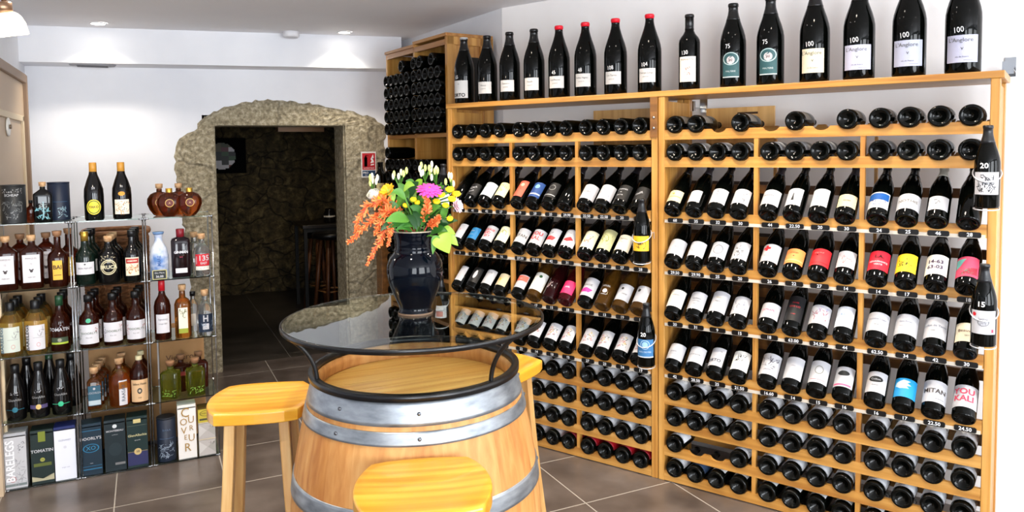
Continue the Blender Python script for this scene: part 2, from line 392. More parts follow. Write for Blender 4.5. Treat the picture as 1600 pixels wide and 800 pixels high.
# stone surround of the cellar doorway, irregular outer edge
def stone_surround():
    px = [(296, 600), (300, 520), (298, 450), (290, 380), (283, 320), (276, 275), (272, 245), (276, 222), (292, 208), (309, 201), (314, 186), (334, 174), (358, 166), (386, 158), (420, 154), (462, 158), (498, 163), (532, 170), (560, 178), (588, 184), (603, 196), (604, 240), (606, 330), (608, 420), (612, 520), (616, 600)]
    Yf = YB-0.035
    outer = []
    for x, y in px:
        p = onY(x, y, Yf); outer.append([p.x, max(0.0, p.z)])
    outer[0][1] = 0; outer[-1][1] = 0
    # resample finely with jitter
    rg = random.Random(3); fine = []
    for i in range(len(outer)-1):
        a, b = outer[i], outer[i+1]; n = max(2, int(hypot(a[0]-b[0], a[1]-b[1])/0.03))
        for k in range(n):
            t = k/n; j = 0.012 if k else 0.006
            fine.append((a[0]+(b[0]-a[0])*t+rg.uniform(-j, j), max(0, a[1]+(b[1]-a[1])*t+rg.uniform(-j, j))))
    fine[0] = tuple(outer[0]); fine.append(tuple(outer[-1]))
    # inner path, same count, parametrised by arc
    inner_key = [(dl+.005, 0), (dl, dt-.005), (dr, dt), (dr+.005, 0)]
    def at(path, t):
        L = [hypot(path[i+1][0]-path[i][0], path[i+1][1]-path[i][1]) for i in range(len(path)-1)]; s = t*sum(L)
        for i, l in enumerate(L):
            if s <= l or i == len(L)-1:
                q = s/l; return (path[i][0]+(path[i+1][0]-path[i][0])*q, path[i][1]+(path[i+1][1]-path[i][1])*q)
            s -= l
    n = len(fine)
    # match corners: split outer at shoulder indices
    iL = min(range(n), key=lambda i: hypot(fine[i][0]-onY(292, 208, Yf).x, fine[i][1]-onY(292, 208, Yf).z))
    iR = min(range(n), key=lambda i: hypot(fine[i][0]-onY(603, 196, Yf).x, fine[i][1]-onY(603, 196, Yf).z))
    inner = []
    for i in range(n):
        if i <= iL: inner.append(at(inner_key[0:2], i/iL))
        elif i <= iR: inner.append(at(inner_key[1:3], (i-iL)/(iR-iL)))
        else: inner.append(at(inner_key[2:4], (i-iR)/(n-1-iR)))
    mb = MB(); K = 8; vs = []; fs = []
    for i in range(n):
        for k in range(K+1):
            t = k/K; x = fine[i][0]*(1-t)+inner[i][0]*t; z = fine[i][1]*(1-t)+inner[i][1]*t
            edge = min(t, 1)*0.0
            d = 0.035 if 0 < k else 0.0
            d += rg.uniform(-.004, .004) if 0 < k < K else 0
            vs.append((x, YB-d+(0.012 if k == 1 else 0), z))
        vs.append((inner[i][0], YB+T+.02, inner[i][1]))
    W = K+2
    for i in range(n-1):
        for k in range(W-1):
            fs.append((i*W+k, (i+1)*W+k, (i+1)*W+k+1, i*W+k+1))
    mb.add(vs, fs, STONE, False)
    o = mb.build('trim_1'); struct(o)
    jm = MB(); jm.box(dr-.01, dr+.075, YB+.0, YB+T+.02, 0, dt+.07, STONE); jm.box(dl-.075, dl+.01, YB+.0, YB+T+.02, 0, dt+.07, STONE); jm.box(dl-.075, dr+.075, YB+.01, YB+T+.02, dt-.004, dt+.07, STONE)
    struct(jm.build('trim_2'))
stone_surround()

# cellar beyond the doorway
def rubble_wall(name, a, b, h, seed, nrm):
    a = Vector(a); b = Vector(b); L = (b-a).length; nx = int(L/.07); nz = int(h/.07)
    import mathutils.noise as mn
    mb = MB(); vs = []; fs = []
    for j in range(nz+1):
        for i in range(nx+1):
            p = a+(b-a)*(i/nx)+Vector((0, 0, h*j/nz))
            q = Vector((p.x*4, p.y*4, p.z*7))
            d = mn.noise(q)*.06+mn.noise(q*2.3)*.03
            vs.append(p+Vector(nrm)*d)
    for j in range(nz):
        for i in range(nx):
            k = j*(nx+1)+i; fs.append((k, k+1, k+nx+2, k+nx+1))
    mb.add(vs, fs, RUBBLE, False); return struct(mb.build(name))
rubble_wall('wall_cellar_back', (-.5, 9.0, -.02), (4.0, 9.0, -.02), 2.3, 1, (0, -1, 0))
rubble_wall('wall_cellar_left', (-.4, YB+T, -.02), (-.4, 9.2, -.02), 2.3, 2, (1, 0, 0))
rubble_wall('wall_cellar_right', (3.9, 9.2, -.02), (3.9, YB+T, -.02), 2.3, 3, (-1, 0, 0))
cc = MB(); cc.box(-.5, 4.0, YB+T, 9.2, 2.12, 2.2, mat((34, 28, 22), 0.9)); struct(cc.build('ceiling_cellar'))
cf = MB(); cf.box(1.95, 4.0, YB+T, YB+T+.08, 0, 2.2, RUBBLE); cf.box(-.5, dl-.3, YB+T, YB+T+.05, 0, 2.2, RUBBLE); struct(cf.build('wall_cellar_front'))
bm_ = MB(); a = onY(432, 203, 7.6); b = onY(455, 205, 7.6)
bm_.box(a.x, b.x+.3, 7.5, 7.64, a.z-.02, 2.13, wood('cellar_lit_beam', (110, 74, 44), (176, 132, 88), (140, 98, 62), 'x')); struct(bm_.build('trim_3'))  # pale wood tone paints in lamplight on the beam

def cellar_fill_spot():  # added lamp with made-up housing, to brighten the dim cellar
    o = empty('cellar_fill_lamp', (1.5, 6.45, 2.12)); tag(o, 'added spot lamp brightening the cellar, on its ceiling just inside the doorway', 'lamp')
    m = MB(); m.loft([(-.02, .03, .03, 2), (0, .035, .035, 2)], BLACK_METAL, seg=16); m.loft([(-.09, .03, .03, 2), (-.03, .024, .024, 2)], BLACK_METAL, seg=16, cap=False); m.build('housing', o)
    l = bpy.data.lights.new('cellar_fill_light', 'SPOT'); l.energy = 15; l.spot_size = radians(72); l.spot_blend = 1.0; l.color = (1, .82, .55); l.shadow_soft_size = .05
    q = bpy.data.objects.new('cellar_lit_beam', l); COL.objects.link(q); q.parent = o; q.location = (0, 0, -.1); q.rotation_euler = (Vector((-.4, 2.4, -2.05))).to_track_quat('-Z', 'Y').to_euler()
cellar_fill_spot()

# open panelled door on the left wall
D1 = empty('door_1', (XL, 4.0, 0)); struct(D1)
DW = mat((196, 172, 144), 0.5); DW2 = mat((150, 124, 100), 0.5); DW3 = mat((222, 202, 168), 0.5)
y1 = 5.43; y0 = 4.15; zt = 2.045
m = MB(); m.box(0.0, .035, y0-4.0, y1-4.0, 0, zt, DW); o = m.build('door_panel', D1, .003); struct(o)
m = MB(); m.box(0.0, .055, y1-4.0, y1-4.0+.05, 0, zt+.05, DW2); m.box(0, .055, y0-4.0, y1-4.0, zt, zt+.05, DW2); struct(m.build('door_frame', D1, .004))
m = MB()
for za, zb in ((.2, 0.95), (1.08, 1.84)):
    ya, yb = .25, y1-4.0-.11
    m.box(.03, .047, ya, yb, zb-.035, zb, DW3); m.box(.03, .047, ya, yb, za, za+.035, DW3); m.box(.03, .047, yb-.035, yb, za, zb, DW3); m.box(.03, .047, ya, ya+.035, za, zb, DW3)
struct(m.build('door_moulding', D1, .003))
p = rayp(16, 198, (XL+.05, 0, 0), (1, 0, 0))
m = MB(); m.loft([(0, .05, .05, 2), (.008, .05, .05, 2), (.01, .04, .04, 2)], mat((232, 230, 224), .4), seg=20)
m.loft([(.01, .012, .012, 2), (.02, .012, .012, 2)], mat((120, 100, 80), .4), seg=12)
o = m.build('door_handle', D1); o.rotation_euler = (0, pi/2, 0); o.location = (.037, p.y-4.0, p.z); struct(o)

# ceiling fittings
def downlight(x, y, lab, power=9, col=(1.0, .90, .76)):
    o = empty('ceiling_downlight', (x, y, cz(x)))
    r = MB(); r.loft([(-.006, .040, .040, 2), (-.006, .052, .052, 2), (.0, .054, .054, 2)], mat((235, 235, 238), .35), seg=24, cap=False); r.build('trim_ring', o)
    g = MB(); g.loft([(-.003, .001, .001, 2), (-.004, .040, .040, 2)], mat((255, 248, 236), .4, emit=14.0), seg=24, cap=False); g.build('lamp_disc', o)
    l = bpy.data.lights.new('downlight', 'SPOT'); l.energy = power; l.spot_size = radians(115); l.spot_blend = 0.7; l.shadow_soft_size = .035; l.color = col
    lo = bpy.data.objects.new('downlight_beam', l); COL.objects.link(lo); lo.location = (0, 0, -.02); lo.parent = o
    tag(o, lab, 'ceiling light', 'recessed ceiling downlights'); return o
a = onZ(153, 36, 2.43); b = onZ(538, 57, 2.438)
downlight(a.x, a.y, 'small recessed downlight in the ceiling above the glass spirit shelves', power=15)
downlight(b.x, b.y, 'small recessed downlight in the ceiling above the stone doorway', power=15)
for x, y, q in ((-.2, 3.2, 'the floor before the spirit shelves'), (1.1, 3.4, 'the floor before the far rack'), (0.2, 1.5, 'the floor left of the barrel'), (1.8, 2.1, 'the near rack'), (2.5, .9, 'the right end of the racks'), (-.8, 0.2, 'the shop entrance side'), (1.2, .1, 'the viewer'), (3.3, -1.0, 'the window side')):
    downlight(x, y, 'recessed downlight in the ceiling above '+q, power=42)
for u_, d_, q in ((-.75, -.42, 'the red-capped magnums'), (.05, -.42, 'the joined rack posts'), (.75, -.42, 'the lilac-label magnums')):  # unseen lamps added to wash the wall behind the magnums
    q_ = RK(u_, d_, 0); downlight(q_.x, q_.y, 'added warm downlight in the ceiling in front of '+q, power=20, col=(1.0, .83, .64))
p = onZ(455, 56, 2.431)
sd = MB(); sd.loft([(-.04, .03, .03, 2), (-.042, .045, .045, 2), (-.034, .055, .055, 2), (0, .058, .058, 2)], mat((228, 228, 232), .5), seg=24)
o = sd.build('smoke_detector'); o.location = (p.x, p.y, cz(p.x)); tag(o, 'white round smoke detector on the ceiling between the two downlights', 'smoke detector')
p = onZ(145, 102.5, 2.196)
v = MB(); v.loft([(-.012, .10, .05, 2), (-.012, .13, .07, 2), (0, .14, .075, 2)], mat((150, 150, 155), .5), seg=28)
for k in range(5): v.box(-.09, .09, -.04+k*.02-.003, -.04+k*.02+.003, -.016, -.012, mat((90, 90, 94), .5))
o = v.build('air_vent'); o.location = (p.x, 5.7, bz(p.x)+.002); tag(o, 'oval grey vent under the white ceiling bulkhead', 'vent')

# spot lamp with frosted shade, top left
def spot_lamp():
    c = rayp(13, 41, (0, 3.0, 0), (0, 1, 0))
    o = empty('ceiling_lamp', (c.x, c.y, c.z))
    sh = MB(); G = mat((255, 236, 206), .35, trans=0.35, emit=0.9)
    sh.loft([(.045, .018, .018, 2), (.043, .03, .03, 2), (.03, .043, .043, 2), (.005, .052, .052, 2), (-.03, .054, .054, 2), (-.032, .050, .050, 2), (.0, .047, .047, 2)], G, seg=28, cap=False)
    s = sh.build('lamp_shade', o)
    bl = MB(); bl.loft([(-.028, .01, .01, 2), (-.026, .028, .028, 2), (-.01, .038, .038, 2), (.02, .03, .03, 2)], mat((255, 250, 240), .4, emit=10.0), seg=20); b_ = bl.build('bulb', o)
    br = MB(); BR = mat((150, 120, 96), .3, metal=.8)
    br.loft([(.04, .024, .024, 2), (.075, .028, .028, 2), (.08, .02, .02, 2)], BR, seg=20); h = br.build('lamp_holder', o)
    for q in (s, b_, h): q.rotation_euler = (radians(8), radians(-10), 0)
    st = MB(); st.tube([(-.005, 0, .07), (-.02, 0, .12), (-.02, 0, cz(c.x)-c.z)], .008, BR); st.loft([(cz(c.x)-c.z-.02, .05, .05, 2), (cz(c.x)-c.z, .05, .05, 2)], BR); st.build('stem', o)
    l = bpy.data.lights.new('lamp', 'POINT'); l.energy = 5; l.color = (1, .88, .7); l.shadow_soft_size = .04
    lo = bpy.data.objects.new('lamp_light', l); COL.objects.link(lo); lo.parent = o; lo.location = (0.0, 0, -.07)
    tag(o, 'lit lamp with frosted glass shade and bronze holder under the ceiling', 'lamp')
spot_lamp()
# ------------------------------------------------------------------ bottles
R2 = 2.0
def rev(pr): return [(z, r, r, R2) for r, z in pr]
BURG = rev([(.0005, .024), (.010, .021), (.022, .008), (.030, .001), (.0345, 0), (.0385, .002), (.041, .008), (.041, .15), (.0405, .165), (.038, .182), (.033, .202), (.0265, .222), (.0205, .242), (.0165, .258), (.0148, .270), (.0145, .284), (.0160, .285), (.0160, .293), (.0140, .296), (.0005, .296)])
BORD = rev([(.0005, .022), (.010, .019), (.021, .008), (.028, .001), (.032, 0), (.0355, .002), (.0375, .007), (.0375, .185), (.036, .197), (.031, .208), (.022, .220), (.0165, .232), (.0148, .245), (.0145, .285), (.016, .286), (.016, .294), (.014, .297), (.0005, .297)])
def scaled(secs, s, sz=None): return [(z*(sz or s), rx*s, ry*s, n) for z, rx, ry, n in secs]
MAG = scaled(BURG, 1.40, 1.28); MAGB = scaled(BORD, 1.36, 1.23)
CACHE = {}
def body(kind, glass, seg=26):
    k = ('b', kind, glass.name)
    if k not in CACHE:
        m = MB(); m.loft(PROF[kind], glass, seg=seg, cap=False); CACHE[k] = m.mesh('bottle_glass')
    return CACHE[k]
PROF = {'burg': BURG, 'bord': BORD, 'mag': MAG, 'magb': MAGB}
def capsule(kind, cm, z0=None):
    k = ('c', kind, cm.name, z0)
    if k not in CACHE:
        S = PROF[kind]; top = S[-1][0]; z0_ = z0 if z0 is not None else top*.8
        f = surf_of(S); secs = []
        for z, rx, ry, n in S:
            if z > z0_ and rx > .003: secs.append((z if z < top else top+.0006, rx+.0008, ry+.0008, n))
        r0 = -f(0, z0_, .0008)[1]
        secs = [(z0_, r0, r0, 2)]+secs
        m = MB(); m.loft(secs, cm, seg=20); CACHE[k] = m.mesh('capsule')
    return CACHE[k]
def label_mesh(kind, key, cz_, w, h, base, arts, name='label', **kw):
    k = ('l', kind, key)
    if k not in CACHE:
        m = MB(); art(m, surf_of(PROF[kind]), cz_, w, h, base, arts, **kw); CACHE[k] = m.mesh(name)
    return CACHE[k]
def frame(pos, axis, face):
    """bottle matrix: axis = base to neck, face = way the label looks"""
    Z = axis.normalized(); Y = -(face-Z*face.dot(Z)).normalized(); X = Y.cross(Z)
    return Matrix(((X.x, Y.x, Z.x, pos.x), (X.y, Y.y, Z.y, pos.y), (X.z, Y.z, Z.z, pos.z), (0, 0, 0, 1)))
UP = Vector((0, 0, 1))

# ------------------------------------------------------------------ wine racks
TOPZ0, TOPZ1 = 1.846, 1.873
RAILS = [1.643, 1.515, 1.255, 1.008, .762, .512, .377, .252, .126, .004]
PRICES = {'left': [['46', '41', '42', '27', '19', '20', '25', '29.90', '22.50', '22.50', '20', '28'],
                   ['9', '17', '17', '16', '27.50', '23.50', '42', '31', '20', '24', '27', '28'],
                   ['16', '18', '22', '14', '16', '17', '15', '18', '18', '13', '19', '17'],
                   ['22', '24', '22', '18', '22', '14', '18', '15', '27', '23', '24', '19']],
          'right': [['68', '35', '32', '30', '44', '22.50', '20', '30', '24', '25', '46', '28'],
                    ['29.50', '29.90', '25', '20', '26', '22', '27', '14', '14', '17', '15', '18'],
                    ['20', '31', '9', '15', '18', '63.00', '34.50', '44', '62.50', '34', '42', '30'],
                    ['42', '28.50', '25', '21.50', '16.60', '14', '15', '16', '16', '17', '22.50', '24.50']]}
UR = {'left': (-1.285, -.034), 'right': (.034, 1.328)}
def slot_u(side, i):
    a, b = UR[side]; bay = (b-a)/3
    return a + bay*(i//4) + (bay-.018)*((i % 4)+.5)/4 + (.009 if i//4 else 0.0) + .003
def scallop(side, z0, h, d0, d1, dip=.018, r=.036):
    a, b = UR[side]; pts = [(b, z0), (a, z0)]; poly = [(a, z0), (b, z0), (b, z0+h)]
    for i in reversed(range(12)):
        c = slot_u(side, i)
        for k in range(9):
            t = 1-2*k/8; x = c+r*t; poly.append((x, z0+h-dip*(1-t*t)**.6 if abs(t) < 1 else z0+h))
    poly.append((a, z0+h))
    m = MB()
    # front and back as strips (robust for concave outline)
    top = poly[2:]
    vs = []; fs = []
    for d in (d0, d1):
        for x, z in top: vs.append(RK(x, d, z)); vs.append(RK(x, d, z0))
    n = len(top)
    for i in range(n-1):
        fs.append((2*i, 2*i+1, 2*i+3, 2*i+2)); o = 2*n
        fs.append((o+2*i, o+2*i+2, o+2*i+3, o+2*i+1))
        fs.append((2*i, 2*i+2, o+2*i+2, o+2*i)); fs.append((2*i+1, o+2*i+1, o+2*i+3, 2*i+3))
    m.add(vs, fs, OAK_X); return m
DARKW = wood('dark_wood_and_shade', (46, 32, 20), (84, 60, 38), (62, 44, 28), 'x', prerot=RA)  # dark wood; on the rack boards it stands in for shade
PLATE = mat((12, 12, 13), .35); STRIP = mat((206, 196, 180), .4)
def rack(side):
    a, b = UR[side]; lab = {'left': 'far oak wine rack, left of the joined posts, beside the tall cabinet', 'right': 'near oak wine rack at the right, beside the bare white wall'}[side]
    R = empty('wine_rack', RK((a+b)/2, .15, 0)); R.rotation_euler = (0, 0, 0)
    tag(R, lab, 'wine rack', 'oak wine racks along the right wall')
    off = R.location.copy()
    def put(mb, name, bevel=0.0, par=None):
        o = mb.build(name, None, bevel); o.parent = par or R
        o.matrix_parent_inverse = Matrix.Translation(-off); return o
    def sub(mb, name, par):
        o = mb.build(name); o.parent = par; return o
    DB = .33
    for sgn, u0, u1 in ((0, a-.032, a), (1, b, b+.032)):
        m = MB(); m.box(u0, u1, 0, .035, 0, TOPZ0, OAK_Z, RKM); put(m, 'upright', .003)
        m = MB(); m.box(u0, u1, DB-.035, DB, 0, TOPZ0, OAK_Z, RKM); put(m, 'upright', .003)
        m = MB()
        m.box(u0+.006, u1-.006, .05, DB-.035, 0.02, TOPZ0-.02, OAK_Z, RKM)
        for z0 in RAILS: m.box(u0+.004, u1-.004, .034, .052, z0-.012, z0+.06, OAK_Z, RKM)
        m.box(u0+.004, u1-.004, .034, .052, 1.70, TOPZ0, OAK_Z, RKM)
        put(m, 'side_panel')
    if side == 'left':
        m = MB(); m.box(b-.004, b+.0325, -.006, .0, 1.655, TOPZ0, OAK_D, RKM); pl = put(m, 'joining_plate', .001)
        for zz in (1.70, 1.75):
            m = MB(); c = RK(b+.016, -.0065, zz)
            m.loft([(0, .006, .006, 2), (.003, .006, .006, 2), (.004, .003, .003, 2)], CHROME, seg=12)
            mm = m.mesh('bolt'); o = bpy.data.objects.new('bolt', mm); COL.objects.link(o); o.parent = pl
            mm.transform(Matrix.Translation(c) @ (-RB).to_track_quat('Z', 'Y').to_matrix().to_4x4())
    for k in (1, 2):
        u = a+(b-a)/3*k
        m = MB(); m.box(u-.009, u+.009, .002, .026, 0.01, RAILS[1]+.01, OAK_Z, RKM)
        m.box(u-.009, u+.009, .002, .026, RAILS[1]+.04, RAILS[0]+.004, OAK_Z, RKM)
        m.box(u-.006, u+.006, DB-.06, DB-.04, 0.01, RAILS[0], OAK_Z, RKM); put(m, 'divider')
    for i, z0 in enumerate(RAILS):
        price = 2 <= i <= 5
        h = .05 if price else .046
        rl = put(scallop(side, z0, h, -.004 if price else 0.0, .018, .024 if price else .018), 'bottle_rail')
        if price:
            m = MB(); m.box(a+.004, b-.004, -.0065, -.003, z0-.002, z0+.012, STRIP, RKM); st = put(m, 'price_strip'); st.parent = rl; st.matrix_parent_inverse = Matrix.Identity(4)
            for k in range(12):
                u = slot_u(side, k)+.004; m = MB()
                w_ = .037
                poly = [(u-w_+.005, z0+.000), (u+w_-.005, z0+.0), (u+w_, z0+.004), (u+w_, z0+.017), (u+w_-.005, z0+.021), (u-w_+.005, z0+.021), (u-w_, z0+.017), (u-w_, z0+.004)]
                m.prism(poly, -.0065, -.010, PLATE, lambda x, y, hh: RK(x, hh, y))
                art(m, (lambda x, z, o_: RK(x, -.010-o_, z)), z0+.0105, .01, .01, None, [('t', PRICES[side][i-2][k], 0, 0, .0195, (246, 246, 246), 0, .02)], cx=u)
                sb = m.build('price_plate'); sb.parent = rl
            back = MB(); back.box(a, b, DB-.06, DB-.04, z0+.13, z0+.17, OAK_D, RKM); put(back, 'back_rail')
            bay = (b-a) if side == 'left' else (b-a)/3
            bd = MB(); bd.box(a+.002, a+bay-.008, DB-.038, DB-.030, z0+.01, z0+.185, DARKW, RKM); put(bd, 'back_shade_board')  # added dark board deepening the shade behind the tilted bottles
        else:
            put(scallop(side, z0+.012, .046, .22, .24), 'back_rail')
rack('left'); rack('right')
m = MB(); m.box(-1.325, 1.372, -.004, .335, TOPZ0, TOPZ1, OAK_X, RKM)
tag(m.build('top_board', None, .003), 'long oak board across the tops of both wine racks, carrying the magnums', 'shelf board')
# wooden panels standing behind the top rows, wall brackets
m = MB(); m.box(-.55, -.05, .345, .36, 1.60, 1.815, PINE, RKM); tag(m.build('wooden_board', None, .002), 'thin wooden board standing behind the top bottle row of the far rack', 'board')
m = MB(); m.box(.10, .44, .345, .357, 1.60, 1.80, PINE, RKM)
hb = m.build('crate_lid', None, .002); tag(hb, 'pale pine crate lid with dark hand slot behind the near rack', 'board')
m = MB(); m.box(.26, .36, .343, .346, 1.765, 1.775, mat((60, 36, 16), .7), RKM); o = m.build('hand_slot', hb)
for k, (x, y, lab) in enumerate(((1086, 165, 'small metal wall bracket behind the top board near the joined posts'), (1576, 105, 'small metal wall bracket at the right end of the top board'))):
    p = rayp(x, y, RK(0, .38, 0), RB); uu = (p-RP).dot(RE); m = MB()
    m.box(uu-.02, uu+.02, .335, WALL_D, p.z-.015, p.z-.012, CHROME, RKM); m.box(uu-.02, uu+.02, WALL_D-.006, WALL_D-.002, p.z-.03, p.z+.05, CHROME, RKM); m.box(uu-.02, uu+.02, .336, .339, p.z-.03, p.z+.02, CHROME, RKM)
    tag(m.build('metal_bracket'), lab, 'bracket')

# lying bottles in the racks
WHITE = (232, 232, 236); PALE = (246, 249, 254)
LLAB = {}
def lying(side, row, i, lbl, desc, frm='left', kind='burg'):
    z = RAILS[row]+(.046-.018)+.0418
    pos = RK(slot_u(side, i), -.018, z)
    o = inst('wine_bottle', body(kind, BLACK_GLASS), None, frame(pos, RB, UP))
    if lbl is not None:
        if side == 'right' and row == 9 and i >= 2: inst('label', label_mesh(kind, 'tower_low', .085, .072, .095, (240, 240, 240), (('p', [(-.008, -.03), (.008, -.03), (.004, .0), (.002, .03), (-.002, .03), (-.004, 0)], (16, 16, 16)),)), o)
        else: inst('label', label_mesh(kind, ('ly', lbl), .072, .120, .085, lbl, (('r', 0, -.038, .118, .003, (110, 110, 124)), ('t', 'domaine', 0, .012, .014, (120, 120, 130)))), o)
    n = i+1 if frm == 'left' else 12-i
    rn = {0: 'top row', 1: 'second row', 6: 'fourth row up', 7: 'third row up', 8: 'second row up', 9: 'lowest row'}[row]
    o['label'] = 'dark bottle lying %s from %s, %s, %s rack, base outwards' % (ORD[n], frm, rn, {'left': 'far', 'right': 'near'}[side])
    o['category'] = 'wine bottle'; o['group'] = 'wine bottles lying in the %s of the %s rack' % (rn, {'left': 'far', 'right': 'near'}[side])
    return o
for i in range(12):
    lying('left', 0, i, None, ''); lying('left', 1, i, None, '')
    if i not in (2, 4, 6): lying('right', 0, i, (96, 92, 86), '')
    lying('right', 1, i, (168, 172, 178), '')
for row, first in ((6, 2), (7, 3), (8, 4), (9, 4)):
    for i in range(first, 12):
        c = PALE
        if row == 9: c = (200, 24, 40) if i >= 7 else (216, 208, 208)
        lying('left', row, i, c, '', 'right')
for row, idx in ((6, range(12)), (7, range(12)), (8, [0]+list(range(3, 12))), (9, range(10))):
    for i in idx: lying('right', row, i, PALE if not (row == 9 and i in (1,)) else (60, 84, 120), '')

# tilted display bottles
W = (190, 190, 194); CRM = (196, 184, 152); INK = (28, 28, 34); RED = (206, 32, 44)
def T(s, x=0, z=0, sz=.014, c=INK, rot=0, b=0, sq=1): return ('t', s, x, z, sz, c, rot, b, sq)
ROSE = mat((104, 24, 30), .05, trans=.75, ior=1.3, name='rose_wine'); AMBER = mat((112, 76, 26), .05, trans=.7, ior=1.3, name='amber_wine'); DRED = mat((40, 8, 10), .05, trans=.4, ior=1.3)
